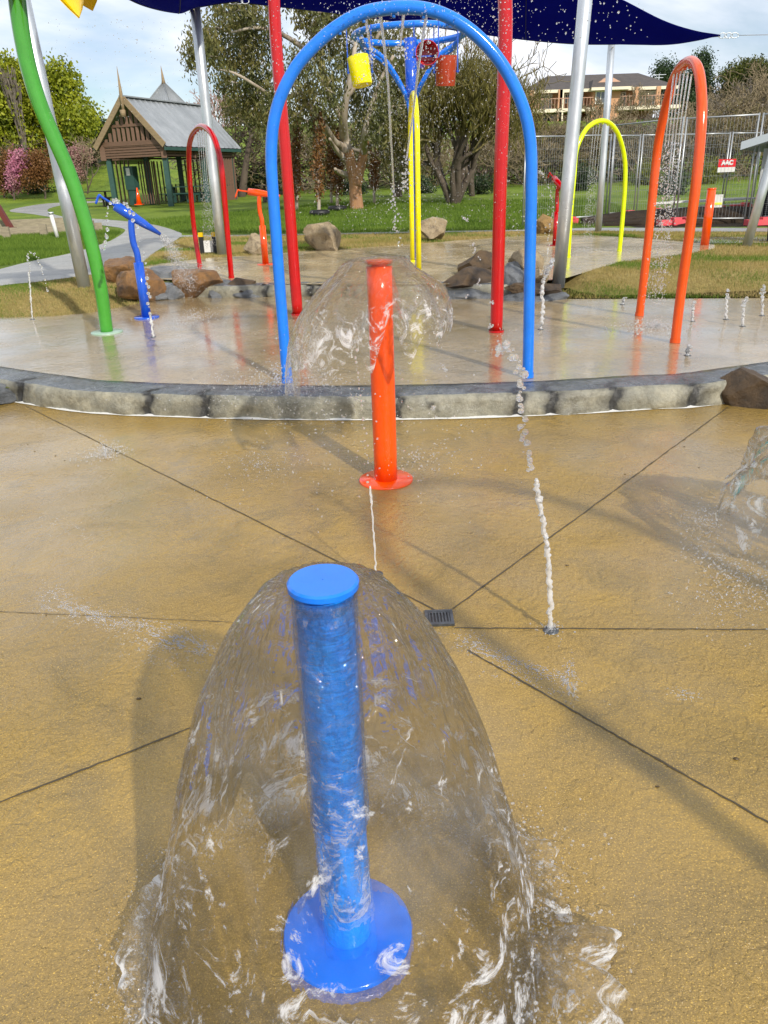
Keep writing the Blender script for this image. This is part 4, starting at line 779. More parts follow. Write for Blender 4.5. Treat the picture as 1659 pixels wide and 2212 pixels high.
m = MB(); m.box(((xl+xm0)/2, YH-.3, zF), (xm0-xl+.6, 3, .35)); m.box(((xm1+xr)/2+.5, YH-.3, zF), (xr-xm1+1.6, 3, .35)); m.build('balcony', CREAM, hb, smooth=False)
m = MB()
for x0, x1 in ((xl, xm0), (xm1, xr+1)):
    m.box(((x0+x1)/2, YH-1.75, zF+1.15), (x1-x0, .06, .07))
    for k in range(int((x1-x0)/.35)): m.box((x0+.2+k*.35, YH-1.75, zF+.65), (.045, .04, 1.))
m.build('balustrade', mat('rust red trim', (.45, .26, .18), .6), hb, smooth=False)
for u in (1148, 1209, 1212, 1419, 1373): 
    m = MB(); x = H_(u, 230, YH-1.6)[0]; m.box((x, YH-1.6, (zE+z0)/2 if u < 1300 else (zE+zF)/2), (.45, .3, (zE-z0) if u < 1300 else (zE-zF))); m.build('pier', BRICK if u != 1212 else CREAM, hb, smooth=False)
for u0, u1, v0, v1, yy, mtg in ((1168, 1192, 205, 236, YH+1.45, BLIND), (1220, 1231, 203, 223, YH+1.45, GLS), (1286, 1309, 197, 224, YH-1.45, GLS), (1335, 1351, 200, 228, YH+1.45, GLS), (1380, 1416, 197, 229, YH+1.45, BLIND), (1175, 1200, 246, 262, YH+1.45, GLS), (1225, 1255, 246, 262, YH+1.45, GLS)):
    a = UY(u0, v1, yy); b = UY(u1, v0, yy); c = (a+b)/2; w_, h_ = b[0]-a[0], b[2]-a[2]; m = MB()
    for s in (-1, 1): m.box(c+[s*w_/2, 0, 0], (.12, .14, h_+.12)); m.box(c+[0, 0, s*h_/2], (w_-.12, .14, .12))
    m.box(c, (.08, .12, h_-.14)); fo = m.build('window', WFR, hb, smooth=False); m = MB(); m.box(c+[0, .03, 0], (w_-.1, .04, h_-.1)); m.build('pane', mtg, fo, smooth=False)
m = MB(); x = H_(1456, 200)[0]
an = H_(1423, 172, YH+6); t = thing('tv_antenna', 'thin roof antenna on the right end of the brick house roof', 'antenna', tuple(an)); m = MB(); m.tube([an-[0, 0, 1.8], an+[0, 0, .6]], .05, 6); m.build('mast', GALV, t); m = MB(); m.beam(an+[-.8, 0, .5], an+[.8, 0, .5], .05, .05); m.beam(an+[-.5, 0, .2], an+[.5, 0, .2], .05, .05); m.build('dipoles', GALV, t, smooth=False)
# white house on the left ridge
YW = 118.; wh = thing('white_house', 'low white house with blue grey roof on the far left ridge', 'house', tuple(UY(330, 330, YW))); a = UY(300, 334, YW); b = UY(372, 313, YW)
m = MB(); m.box(((a[0]+b[0])/2, YW+3, (a[2]+b[2])/2), (b[0]-a[0], 6, b[2]-a[2])); m.build('wall', mat('white render', (.75, .74, .70), .7), wh, smooth=False)
BLR = mat('blue grey metal roof', (.16, .19, .23), .5); m = MB(); hip(m, a[0]-1, b[0]+1, YW, YW+7, b[2], UY(300, 296, YW)[2]-UY(300, 313, YW)[2], a[0]+2, b[0]-4); m.build('roof', BLR, wh, smooth=False)
m = MB(); g0 = UY(278, 318, YW-3); m.add([g0+[-1.5, 0, 0], g0+[4, 0, 0], UY(283, 293, YW-1), g0+[4, 6, 0], g0+[-1.5, 6, 0]], [(0, 1, 2), (1, 3, 2), (3, 4, 2), (4, 0, 2)]); m.build('porch_roof', BLR, wh, smooth=False)
m = MB(); 
for u in (318, 340, 356): q = UY(u, 322, YW-.05); m.box(q, (1.4, .1, .8))
m.build('window', GLS, wh, smooth=False)
# car parked by the white house
q = G(303, 333); car = thing('parked_car', 'white car parked on the ridge road before the white house', 'car', tuple(q)); CARW = mat('white car paint', (.75, .76, .78), .2, coat=.6)
prof = [(-2.1, .35), (-2.15, .75), (-1.5, .9), (-.9, 1.42), (.7, 1.42), (1.3, .95), (2.1, .8), (2.15, .4)]; V = [q+[x, s*.8, z] for s in (-1, 1) for x, z in prof]; n = len(prof)
m = MB(); m.add(V, [tuple(range(n)), tuple(range(n, 2*n))[::-1]]+[(i, i+n, (i+1) % n+n, (i+1) % n) for i in range(n)]); m.build('body', CARW, car, smooth=False)
m = MB(); m.add([q+[x, -.82, z] for x, z in [(-1.25, .95), (-.82, 1.33), (.65, 1.33), (1.1, .95)]], [(0, 3, 2, 1)]); m.build('side_window', GLS, car, smooth=False)
for x in (-1.35, 1.35): m = MB(); m.tube([q+[x, -.84, .33], q+[x, .84, .33]], .33, 16); m.build('wheel', BLK, car)
# yellow road signs
b = G(278, 352); t = thing('road_sign', 'yellow diamond road signs on one pole beside the ridge road', 'sign', tuple(b)); hgt = UY(276, 297, b[1])[2]-b[2]; m = MB(); m.tube([b, b+[0, 0, hgt]], .05, 8); m.build('pole', GALV, t)
for v_ in (301, 317):
    c = UY(276, v_, b[1]-.1); s_ = pw(c, 7.5); m = MB(); m.add([c+[x*s_, y, z*s_] for y in (-.02, .02) for x, z in ((-1, 0), (0, -1), (1, 0), (0, 1))], [(0, 1, 2, 3), (7, 6, 5, 4), (0, 4, 5, 1), (1, 5, 6, 2), (2, 6, 7, 3), (3, 7, 4, 0)]); m.build('diamond_plate', mat('sign yellow', (.9, .75, .0), .4), t, smooth=False)
pts_ = [UY(342, 263-0, 110)+[-22, 0, -1.0], UY(250, 290, 110)]; a = UY(215, 296, 112); b = UY(420, 262, 112); t = thing('power_line', 'thin overhead wire behind the pavilion roof', 'wire', tuple(a)); m = MB(); m.tube([a+(b-a)*q-[0, 0, 1.0*math.sin(math.pi*q)] for q in np.linspace(0, 1, 12)], .035, 4); m.build('wire', BLK, t)
# amenities building, right edge
YA = 19.5; am = thing('amenities_block', 'grey building with dark louvred wall and metal eave at the right edge', 'building', tuple(G(1660, 487)))
a = UY(1628, 470, YA); x0 = a[0]; LGT = mat('light grey cladding', (.42, .45, .48), .6, c2=(.36, .39, .42), ns=3); LOUV = mat('dark louvres', (.03, .035, .045), .5)
z0 = float(T(x0, YA))-.1; zl = UY(1640, 352, YA)[2]-.0; zt2 = zl+.3; m = MB(); m.add([(x0, YA, z0), (x0+6, YA, z0), (x0+9, YA+5, z0), (x0+3, YA+5, z0), (x0, YA, zt2), (x0+6, YA, zt2), (x0+9, YA+5, zt2+1), (x0+3, YA+5, zt2)], [(0, 1, 5, 4), (1, 2, 6, 5), (2, 3, 7, 6), (3, 0, 4, 7), (4, 5, 6, 7), (3, 2, 1, 0)]); m.build('wall', LGT, am, smooth=False)
ztop = UY(1640, 400, YA)[2]; m = MB()
for k in range(15): m.box((x0+1.75, YA-.035, z0+.25+k*(ztop-z0-.25)/15), (3.1, .06, .075))
m.build('louvre_panel', LOUV, am, smooth=False); m = MB(); m.box((x0+1.75, YA-.006, (z0+ztop)/2), (3.2, .01, ztop-z0)); m.build('louvre_backing', BLK, am, smooth=False)
e0 = UY(1599, 324, YA-1.2); m = MB(); m.add([e0, e0+[7, 0, 1.9], e0+[11, 7, 1.9], e0+[4, 7, 0], e0+[0, 0, .16], e0+[7, 0, 2.06], e0+[11, 7, 2.06], e0+[4, 7, .16]], [(0, 1, 2, 3), (7, 6, 5, 4), (0, 4, 5, 1), (0, 3, 7, 4), (1, 5, 6, 2), (2, 6, 7, 3)]); m.build('roof', mat('grey steel roofing', (.30, .34, .38), .45, .3), am, smooth=False)
# ------------------------------------------------------------------ temporary fence
WIRE = mat('galvanised wire', (.42, .44, .45), .4, .6); PINK = mat('pink red plastic', (.72, .06, .09), .5, c2=(.6, .1, .1), ns=8)
def fence_proto(L, h, seed=0):
    t = thing('temporary_fence', 'x', 'fence', (0, 0, 0), 'temporary wire fence panels'); m = MB()
    for x in (0.03, L-.03): m.tube([(x, 0, 0), (x, 0, h)], .019, 8)
    m.tube([(.03, 0, h-.03), (L-.03, 0, h-.03)], .017, 8); m.tube([(.03, 0, .12), (L-.03, 0, .12)], .017, 8); m.build('frame', WIRE, t, local=True)
    m = MB(); n = int(L/.075)
    for k in range(1, n): m.tube([(L*k/n, 0, .12), (L*k/n, 0, h-.04)], .0026, 3, cap=False)
    for k in range(1, 7): m.tube([(.03, .004, .12+k*(h-.16)/7), (L-.03, .004, .12+k*(h-.16)/7)], .0026, 3, cap=False)
    m.build('mesh', WIRE, t, local=True); return t
def place_fence(a, b, h, label, lean=0.):
    a = np.array(a, float); b = np.array(b, float); L = np.linalg.norm((b-a)[:2]); t = fence_proto(L, h); t['label'] = label; t.location = a; t.rotation_euler = (lean, 0, math.atan2(b[1]-a[1], b[0]-a[0]))
fl = [(1127, 489), (1216, 481.5), (1311, 475), (1456, 484), (1612, 483), (1790, 482)]
hF = 2.15; lab = ['leftmost wire panel of the temporary fence near the leaning steel post', 'wire panel between the leaning post and the slim post', 'wide wire panel seen through the lime yellow arch and orange arch', 'wire panel behind the orange bollard', 'wire panel before the louvred building at the right edge']
for k in range(5): place_fence(G(*fl[k]), G(*fl[k+1])+[-.03, 0, 0], hF*(.98 if k < 2 else 1.08), lab[k])
rl = [(1313, 471), (1372, 466), (1440, 461), (1500, 456), (1560, 452), (1628, 447)]
lab = ['rear wire panel just right of the slim steel post', 'rear wire panel behind the lime yellow arch leg', 'rear wire panel between the two orange arch legs', 'rear wire panel under the bare shrubs right of the orange arch', 'rear wire panel holding the red and white sign']
for k in range(5): place_fence(G(*rl[k]), G(*rl[k+1])+[-.03, 0, 0], 2.1, lab[k])
lf = ['under the slim steel post', 'left of the orange arch leg', 'beside the orange bollard', 'at the far right by the building', 'behind the rear fence line near the yellow arch', 'in the dirt between the orange arch legs', 'below the red sign', 'just left of the louvred wall', 'at the leaning steel post']
for k, (u, v) in enumerate([(1304, 483), (1448, 487), (1470, 486), (1640, 487), (1350, 469), (1408, 464), (1540, 455), (1600, 451), (1222, 484)]):
    q = G(u, v); t = thing('fence_block', 'pink red plastic fence block '+lf[k], 'fence block', tuple(q), 'pink fence feet'); m = MB(); m.box(q+[0, 0, .07], (.62, .24, .12), .2*(k % 3)); m.box(q+[.12, 0, .15], (.2, .2, .05), .2*(k % 3)); m.build('block', PINK, t, smooth=False)
def text_mesh(s, size, loc, mt, parent, name='lettering', bold=0.):
    cu = bpy.data.curves.new('txt', 'FONT'); cu.body = s; cu.size = size; cu.align_x = 'CENTER'; cu.align_y = 'CENTER'; cu.extrude = .003; cu.offset = bold
    o = bpy.data.objects.new('txt', cu); COL.objects.link(o); bpy.context.view_layer.update(); me = bpy.data.meshes.new_from_object(o.evaluated_get(bpy.context.evaluated_depsgraph_get())); bpy.data.objects.remove(o)
    me.materials.clear(); me.materials.append(mt); x = bpy.data.objects.new(name, me); COL.objects.link(x); x.parent = parent; x.location = np.array(loc)-ORG[parent.name]; x.rotation_euler = (math.pi/2, 0, 0); return x
q = UY(1570, 357, G(1572, 452)[1]-.12); t = thing('fence_sign', 'red sign with white letters on the rear fence line', 'sign', tuple(q)); wS, hS = pw(q, 38), pw(q, 24)
SRED = mat('sign red', (.65, .01, .02), .4); m = MB(); m.box(q+[0, 0, hS*.18], (wS, .02, hS*.66)); m.build('red_panel', SRED, t, smooth=False); m = MB(); m.box(q+[0, 0, -hS*.36], (wS, .02, hS*.40)); m.build('white_panel', WHITEP, t, smooth=False)
text_mesh('AAC', hS*.50, q+[0, -.016, hS*.2], WHITEP, t, bold=.012)
q = UY(1552, 434, G(1552, 482)[1]-.1); t = thing('fence_sign', 'white notice with a yellow band low on the fence near the bollard', 'sign', tuple(q)); wS, hS = pw(q, 18), pw(q, 26); m = MB(); m.box(q, (wS, .012, hS)); m.build('white_panel', WHITEP, t, smooth=False); m = MB(); m.box(q+[0, -.008, -hS*.22], (wS*.84, .006, hS*.2)); m.build('yellow_band', mat('band yellow', (.75, .8, .05), .5), t, smooth=False)
q = UY(1352, 405, G(1352, 470)[1]-.3)
# soil heap and timber offcuts
b = G(1545, 486); vv, f = rock_geo((b[0], b[1]+1.5, b[2]), (6.2, 2.6, .7), 91, 0, 2, .22); o = np_mesh('soil_heap', vv, f, rockmat('dark soil', (.03, .021, .014), (.05, .035, .022), (.015, .012, .01), .2, .9), loc=tuple(b), smooth=True); tag(o, 'low heap of dark bare soil behind the wire fence', 'soil heap')
for k, (u, v) in enumerate([(1490, 466), (1530, 463), (1580, 462)]):
    q = G(u, v); m = MB(); m.beam(q+[-1.1, 0, .35], q+[1.1, .3, .38], .12, .05); tag(m.build('timber_board', WHITEP, smooth=False, loc=tuple(q)), ['pale board lying on the soil nearest the orange bollard', 'pale board lying on the soil behind the bollard', 'pale board lying on the soil below the red sign'][k], 'board', 'boards on the soil heap')
# ------------------------------------------------------------------ vegetation
def tubes_np(segs, n=4):
    """segs (k,8): p0 p1 r0 r1 -> V,F"""
    S = np.array(segs); p0, p1, r0, r1 = S[:, :3], S[:, 3:6], S[:, 6], S[:, 7]; d = p1-p0; d /= np.linalg.norm(d, axis=1)[:, None]+1e-9
    ref = np.where(np.abs(d[:, 2:3]) < .9, [[0, 0, 1.]], [[1., 0, 0]]); x = np.cross(d, ref); x /= np.linalg.norm(x, axis=1)[:, None]; y = np.cross(d, x); V = []
    a = np.arange(n)*2*math.pi/n
    for P_, r in ((p0, r0), (p1, r1)): V.append(P_[:, None]+r[:, None, None]*(np.cos(a)[None, :, None]*x[:, None]+np.sin(a)[None, :, None]*y[:, None]))
    V = np.concatenate(V, 1).reshape(-1, 3); k = len(S); j = np.arange(n); q = np.stack([j, (j+1) % n, n+(j+1) % n, n+j], 1); Fc = (q[None]+(np.arange(k)*2*n)[:, None, None]).reshape(-1, 4); return V, Fc
def grow(segs, rr, p, d, L, r, depth, tips, nseg=4, kink=.25, split=(2, 3), up=.1, shrink=.68, spread=.7, rmin=.01):
    p = np.array(p, float)
    for i in range(nseg):
        d = d+rr.normal(0, kink, 3)+[0, 0, up]; d /= np.linalg.norm(d); q = p+d*L/nseg; r2 = max(rmin, r*(1-.35*(i+1)/nseg)); segs.append((*p, *q, max(rmin, r*(1-.35*i/nseg)), r2)); p = q
    if depth == 0: tips.append(p); return
    for _ in range(rr.integers(split[0], split[1]+1)):
        e = d+rr.normal(0, spread, 3); e /= np.linalg.norm(e); grow(segs, rr, p, e, L*shrink*rr.uniform(.8, 1.2), r*.62, depth-1, tips, nseg, kink, split, up, shrink, spread, rmin)
def leaves(centers, n_per, spread, size, rr, droop=0., aspect=1.6, up=0.):
    C = np.repeat(np.asarray(centers), n_per, 0); n = len(C); P = C+rr.normal(0, 1, (n, 3))*np.array(spread); s = size*rr.uniform(.6, 1.3, n)
    a = rr.normal(size=(n, 3)); a[:, 2] = a[:, 2]*(1-droop)-droop*2.2+up*2; a /= np.linalg.norm(a, axis=1)[:, None]; b = np.cross(a, rr.normal(size=(n, 3))); b /= np.linalg.norm(b, axis=1)[:, None]
    V = np.stack([P-a*s[:, None]*aspect/2, P+b*s[:, None]/2, P+a*s[:, None]*aspect/2, P-b*s[:, None]/2], 1).reshape(-1, 3); return V, np.arange(4*n).reshape(-1, 4)
def blob_pts(c, rad, n, rr, shell=.55):
    v = rr.normal(size=(n, 3)); v /= np.linalg.norm(v, axis=1)[:, None]; k = (shell+(1-shell)*rr.random(n))[:, None]; return np.asarray(c)+v*k*np.asarray(rad)
BARK = mat('grey brown bark', (.13, .10, .075), .9, c2=(.07, .055, .04), ns=3, bump=.03, bs=8, vec=(1, 1, .4)); PALEB = mat('pale gum bark', (.50, .44, .36), .8, c2=(.26, .20, .14), ns=1.6, bump=.02, bs=8, vec=(1, 1, .35)); ORB = mat('peeling orange bark', (.50, .26, .11), .8, c2=(.28, .15, .08), ns=2.6, bump=.05, bs=6, vec=(1, 1, .25))
TWIG = mat('tan bare twigs', (.30, .24, .14), .9, c2=(.17, .13, .08), ns=1.5); TWIGG = mat('grey bare twigs', (.22, .19, .15), .9, c2=(.12, .10, .08), ns=1.5); TWIGO = mat('olive bare twigs', (.20, .17, .05), .9, c2=(.11, .09, .035), ns=1.2)
def tree(name, label, base, trunk_pts, r0, clumps, leafm, n_sub, n_leaf, sub_r, size, barkm, group=None, seed=0, droop=0., aspect=1.8, limb_r=.12, twig=True, shell=.5, trunk_mat2=None, cat='tree', up=0.):
    rr = np.random.default_rng(seed); t = thing(name, label, cat, tuple(base), group); segs = []
    m = MB(); tp = spline([base-np.array([0, 0, .3])]+list(trunk_pts), 6); m.tube(tp, np.linspace(r0, r0*.3, len(tp)), 10)
    m.build('trunk', barkm, t)
    Cs = []
    for c, rad in clumps:
        c = np.array(c, float); rad = np.array(rad, float); k = np.argmin(np.linalg.norm(tp-c+[0, 0, rad[2]], axis=1)); s = tp[k]; mid = (s+c)/2+rr.normal(0, .15, 3)*np.linalg.norm(c-s)*.4
        pl_ = spline([s, mid, c], 4)
        for a_, b_, q in zip(pl_[:-1], pl_[1:], np.linspace(1, .4, len(pl_)-1)): segs.append((*a_, *b_, limb_r*q, limb_r*q*.85))
        n = max(3, int(n_sub*(rad[0]*rad[2])**.5)); P_ = blob_pts(c, rad, n, rr, shell); Cs.append(P_)
        if twig:
            for p_ in P_[::2]:
                mm_ = (c+p_)/2+rr.normal(0, .12, 3); segs.append((*c, *mm_, limb_r*.35, limb_r*.22)); segs.append((*mm_, *p_, limb_r*.22, limb_r*.1))
    V, Fc = tubes_np(segs, 5); np_mesh('branches', V, Fc, TWIGG if barkm is BARK else barkm, loc=tuple(base), parent=t, smooth=True)
    Cs = np.concatenate(Cs); V, Fc = leaves(Cs, n_leaf, sub_r, size, rr, droop, aspect, up); np_mesh('crown', V, Fc, leafm, loc=tuple(base), parent=t); return t
def tpx(u, v, y): return UY(u, v, y)
def cl(y, lst, dy=None):      # clumps given in photo units at distance y
    out = []
    for k, (u, v, ru, rv) in enumerate(lst):
        off = (0 if dy is None else dy*math.sin(k*2.4)); c = UY(u, v, y+off); out.append((c, (pw(c, ru), pw(c, (ru+rv)/2), pw(c, rv)))); 
    return out
CONL = leafmat('bright conifer foliage', (.36, .38, .02), (.20, .24, .014), (.12, .16, .014), .3); CONB = leafmat('olive conifer foliage', (.13, .14, .02), (.06, .075, .015), (.035, .05, .012), .2)
EUC = leafmat('eucalypt foliage', (.17, .18, .06), (.075, .085, .03), (.20, .17, .05), .3); DKE = leafmat('dark evergreen foliage', (.02, .04, .018), (.045, .07, .025), None, .15); PINKL = leafmat('pink blossom', (.62, .26, .36), (.42, .13, .24), (.5, .28, .3), .3); COPP = leafmat('copper dead leaves', (.26, .13, .04), (.13, .065, .025), (.2, .09, .03), .25); PINKP = leafmat('faded pink blossom', (.5, .3, .28), (.32, .17, .16), (.35, .22, .18), .3)
SHR = leafmat('yellow green shrub leaves', (.22, .22, .02), (.09, .12, .02), None, .2)
gcon = 'bright green conifers on the left ridge'
def cone_clumps(y, u, vt, vb, rmax, n, seed, top=.25):
    rr = np.random.default_rng(seed); L = []
    for k in range(n):
        q = (k+.5)/n; prof = (top+(1-top)*math.sin(min(1, q*1.35)*math.pi/2)) if q < .8 else 1-.25*(q-.8)/.2; L.append((u+rr.normal(0, .12)*rmax*prof, vt+(vb-vt)*q, rmax*prof*.8, (vb-vt)/n*1.5))
    return cl(y, L)
b = G(20, 392); tree('conifer_tree', 'broad bright green conifer cut by the left frame edge', b, [tpx(20, 300, b[1]), tpx(22, 150, b[1])], .5, cone_clumps(b[1], 12, 145, 330, 62, 9, 1)+cl(b[1], [(-30, 240, 50, 60), (48, 180, 26, 40)], 2), CONL, 40, 60, (.55, .55, .4), .17, BARK, gcon, 1, aspect=1.5, twig=False, up=.4)
b = G(130, 385); tree('conifer_tree', 'rounded bright green conifer between the green stem and the pavilion', b, [tpx(128, 300, b[1]), tpx(126, 160, b[1])], .5, cone_clumps(b[1], 128, 160, 300, 52, 9, 2)+cl(b[1], [(158, 250, 24, 40), (90, 220, 36, 50), (172, 268, 16, 30), (180, 250, 8, 14)], 2), CONL, 40, 60, (.55, .55, .4), .17, BARK, gcon, 2, aspect=1.5, twig=False, up=.4)
b = G(210, 360); tree('fir_tree', 'small dark pointed conifer right of the rounded conifer', b, [tpx(212, 300, b[1]), tpx(213, 262, b[1])], .25, cone_clumps(b[1], 213, 262, 330, 22, 7, 3, .1), DKE, 30, 40, (.4, .4, .3), .14, BARK, None, 3, droop=.3)
b = G(193, 360); tree('fir_tree', 'thin dark evergreen against the rounded conifer', b, [tpx(193, 300, b[1]), tpx(193, 262, b[1])], .25, cone_clumps(b[1], 194, 268, 330, 13, 6, 4, .2), DKE, 30, 40, (.35, .35, .3), .14, BARK, None, 4)
# pink and copper young trees
def smalltree(name, label, bu, bv, cu, cv, ru, rv, lm, seed, group, n=34, size=.16, lean=0, barkm=BARK):
    b = G(bu, bv); y = b[1]; rr = np.random.default_rng(seed); L = [(cu, cv, ru*.7, rv*.8)]+[(cu+rr.normal(0, .4)*ru, cv+rr.uniform(-.75, .75)*rv, ru*.5, rv*.35) for _ in range(8)]
    return tree(name, label, b, [tpx(bu, bv-(bv-cv)*.4, y), tpx(cu, cv, y)], pw(b, 5)/2, cl(y, L, .5), lm, n, 34, (.2, .2, .2), size*.5, barkm, group, seed, limb_r=.035, shell=.3)
smalltree('blossom_tree', 'vivid pink blossom tree at the left between two copper trees', 30, 432, 34, 372, 25, 44, PINKL, 11, 'pink blossom trees on the left lawn', up if False else 40)
smalltree('blossom_tree', 'faded pink blossom tree just right of the green stem', 150, 400, 168, 350, 24, 38, PINKP, 12, 'pink blossom trees on the left lawn', 34)
gcop = 'young trees holding copper leaves'
smalltree('copper_tree', 'copper leaved tree at the left frame edge', 8, 428, 3, 372, 22, 44, COPP, 13, gcop, 40)
smalltree('copper_tree', 'copper leaved tree between the pink blossom and the steel post', 96, 430, 80, 358, 32, 58, COPP, 14, gcop, 44, lean=1)
for k, (u, bv, tv, ru, lb) in enumerate([(688, 462, 245, 10, 'narrow copper columnar tree in a black collar nearest the red pole'), (728, 452, 285, 11, 'narrow copper columnar tree in a black collar left of the gum trunk'), (640, 455, 262, 9, 'narrow copper columnar tree just right of the red pole'), (808, 440, 330, 9, 'sparse copper columnar tree just right of the gum trunk'), (715, 440, 300, 8, 'thin copper columnar tree behind the collared pair')]):
    b = G(u, bv); y = b[1]; L = [(u+1.5*math.sin(q*9), tv+(bv-42-tv)*q, ru*(.35+.75*math.sin(math.pi*min(1, q*.9+.08))), 16) for q in np.linspace(.02, 1, 11)]
    tree('columnar_tree', lb, b, [tpx(u, (bv+tv)/2, y), tpx(u-2, tv, y)], .07, cl(y, L), COPP, 30 if k != 3 else 14, 22, (.09, .09, .14), .065, PALEB, 'young copper columnar trees in the centre', 100+k, droop=.4, limb_r=.02, shell=.15)
for u, v, lb in ((691, 466, 'black rubber collar at the foot of the columnar tree nearest the red pole'), (729, 456, 'black rubber collar at the foot of the columnar tree left of the gum')):
    q = G(u, v); m = MB(); a = np.linspace(0, 2*math.pi, 25); m.tube([q+[.27*math.cos(x), .27*math.sin(x), .1] for x in a], .09, 10, cap=False); tag(m.build('tree_collar', BLK, loc=tuple(q)), lb, 'tree collar', 'black tree collars')
# eucalypt
b = G(770, 452); y = b[1]; tE = thing('eucalyptus_tree', 'big eucalyptus with peeling orange trunk and pale forked limbs', 'tree', tuple(b)); segs = []; rr = np.random.default_rng(5)
m = MB(); tr_ = spline([tpx(772, 458, y), tpx(769, 430, y), tpx(766, 390, y), tpx(758, 350, y), tpx(752, 325, y)], 6); m.tube(tr_, np.linspace(pw(b, 31)/2, pw(b, 20)/2, len(tr_)), 14)
m.tube(spline([tpx(768, 400, y), tpx(775, 372, y), tpx(782, 350, y), tpx(790, 300, y)], 5), np.linspace(.25, .14, 16), 10); m.build('trunk', ORB, tE)
limbs = [([(752, 330), (744, 300), (742, 260), (748, 210), (760, 150), (768, 90)], .20), ([(752, 330), (738, 315), (722, 305), (700, 270), (672, 235), (650, 200), (600, 150)], .15), ([(758, 350), (742, 340), (722, 318), (712, 300)], .14), ([(764, 385), (748, 378), (728, 370), (724, 365)], .15), ([(775, 372), (785, 330), (788, 290), (800, 240), (820, 180), (850, 120)], .16), ([(700, 270), (660, 262), (630, 250), (590, 240)], .09), ([(742, 260), (710, 200), (690, 130), (670, 60), (660, 0)], .15), ([(690, 130), (620, 80), (560, 60), (500, 70)], .10), ([(650, 200), (600, 215), (560, 190), (510, 160), (470, 150)], .09), ([(748, 210), (790, 150), (810, 90), (840, 40)], .12), ([(785, 330), (800, 320), (812, 316)], .06), ([(670, 60), (720, 20), (760, -20)], .09)]
m = MB()
for L, r_ in limbs:
    P = spline([tpx(u, v, y-1.2+(.6*math.sin(k+u))) if k > 1 else tpx(u, v, y) for k, (u, v) in enumerate(L)], 6); m.tube(P, np.linspace(r_, r_*.35, len(P)), 8)
m.build('limbs', PALEB, tE)
ecl = [(560, 60, 60, 50), (470, 60, 60, 55), (440, 110, 40, 40), (500, 130, 55, 45), (560, 120, 50, 30), (520, 20, 90, 40), (640, -10, 40, 24), (700, 30, 70, 50), (560, 200, 45, 55), (530, 235, 40, 40), (590, 250, 40, 45), (655, 140, 38, 36), (700, 100, 36, 36), (760, 60, 60, 60), (820, 90, 60, 55), (700, 190, 45, 50), (760, 160, 50, 50), (840, 160, 50, 50), (660, 230, 40, 35), (780, 230, 50, 40), (850, 230, 45, 45), (700, 270, 35, 28), (870, 110, 35, 50), (820, 270, 40, 35), (410, 125, 14, 24), (490, 175, 30, 25), (880, 190, 40, 60), (900, 250, 36, 40), (740, -10, 90, 40)]
Cs = []
for c, rad in cl(y, ecl, 2.2):
    n = max(4, int(21*(rad[0]*rad[2])**.5)); P_ = blob_pts(c, np.array(rad)*1.08, n, rr, .35); Cs.append(P_)
    for p_ in P_[::4]: mm_ = (c+p_)/2+rr.normal(0, .15, 3); segs += [(*c, *mm_, .035, .025), (*mm_, *p_, .025, .012)]
V, Fc = tubes_np(segs, 4); np_mesh('branches', V, Fc, PALEB, loc=tuple(b), parent=tE)
Cs = np.concatenate(Cs); V, Fc = leaves(Cs, 80, (.17, .2, .30), .058, rr, .65, 3.0); np_mesh('crown', V, Fc, EUC, loc=tuple(b), parent=tE)
# dark trees behind the gum
b = G(860, 425); tree('gum_tree', 'dark gum tree behind the narrow yellow arch', b, [tpx(856, 380, b[1]), tpx(852, 250, b[1])], .28, cl(b[1], [(860, 280, 60, 50), (830, 320, 50, 45), (900, 310, 50, 40), (800, 280, 50, 45), (890, 230, 45, 50), (700, 300, 45, 50), (760, 300, 45, 50), (870, 350, 45, 35)], 1.5), EUC, 22, 60, (.26, .26, .34), .07, BARK, None, 31, droop=.5)
b = G(520, 425); tree('gum_tree', 'dark gum tree behind the steel post right of the pavilion', b, [tpx(535, 330, b[1]), tpx(560, 230, b[1])], .25, cl(b[1], [(525, 250, 36, 30), (560, 240, 44, 44), (600, 260, 50, 50), (540, 215, 36, 40), (500, 240, 16, 16)], 1.5), EUC, 24, 60, (.26, .26, .34), .07, BARK, None, 32, droop=.5)
# willow-like twiggy tree
def bare(name, label, b, stems, Hh, spread, mt, seed, group=None, depth=5, r=.1, cat='tree', rmin=.012, nseg=3, kink=.2, up=.12, shrink=.72, split=(2, 3), fork=.45):
    rr = np.random.default_rng(seed); segs = []; tips = []
    for k in range(stems):
        a = rr.uniform(0, 6.28); d = np.array([math.cos(a)*spread, math.sin(a)*spread*.7, 1.]); d /= np.linalg.norm(d); grow(segs, rr, np.zeros(3)-[0, 0, .1], d, Hh*.30, r, depth, tips, nseg, kink, split, up, shrink, fork, rmin)
    S = np.array(segs); zt = np.percentile(S[:, 5], 97); sc_ = Hh/zt; S[:, :6] *= sc_; big = S[:, 6] > r*.45
    t = thing(name, label, cat, tuple(b), group)
    V, Fc = tubes_np(S[big], 7); np_mesh('stems', V, Fc, BARK if mt is not TWIGG else TWIGG, parent=t, smooth=True); V, Fc = tubes_np(S[~big], 3); np_mesh('twigs', V, Fc, mt, parent=t); return t, S
b = G(980, 441); t, S = bare('willow_tree', 'dark multi stemmed willow with a haze of olive twigs', b, 7, pw(b, 250), .55, TWIGO, 41, None, 6, .17, rmin=.012, split=(2, 3), kink=.16)
rr = np.random.default_rng(4); tip = S[S[:, 6] < .03][:, 3:6]; tip = tip[rr.choice(len(tip), min(2600, len(tip)), False)]; V, Fc = leaves(tip, 8, (.25, .25, .4), .03, rr, .85, 9.); np_mesh('hanging_twigs', V, Fc, leafmat('olive willow twigs', (.17, .15, .03), (.09, .08, .02), None, .2), parent=t)
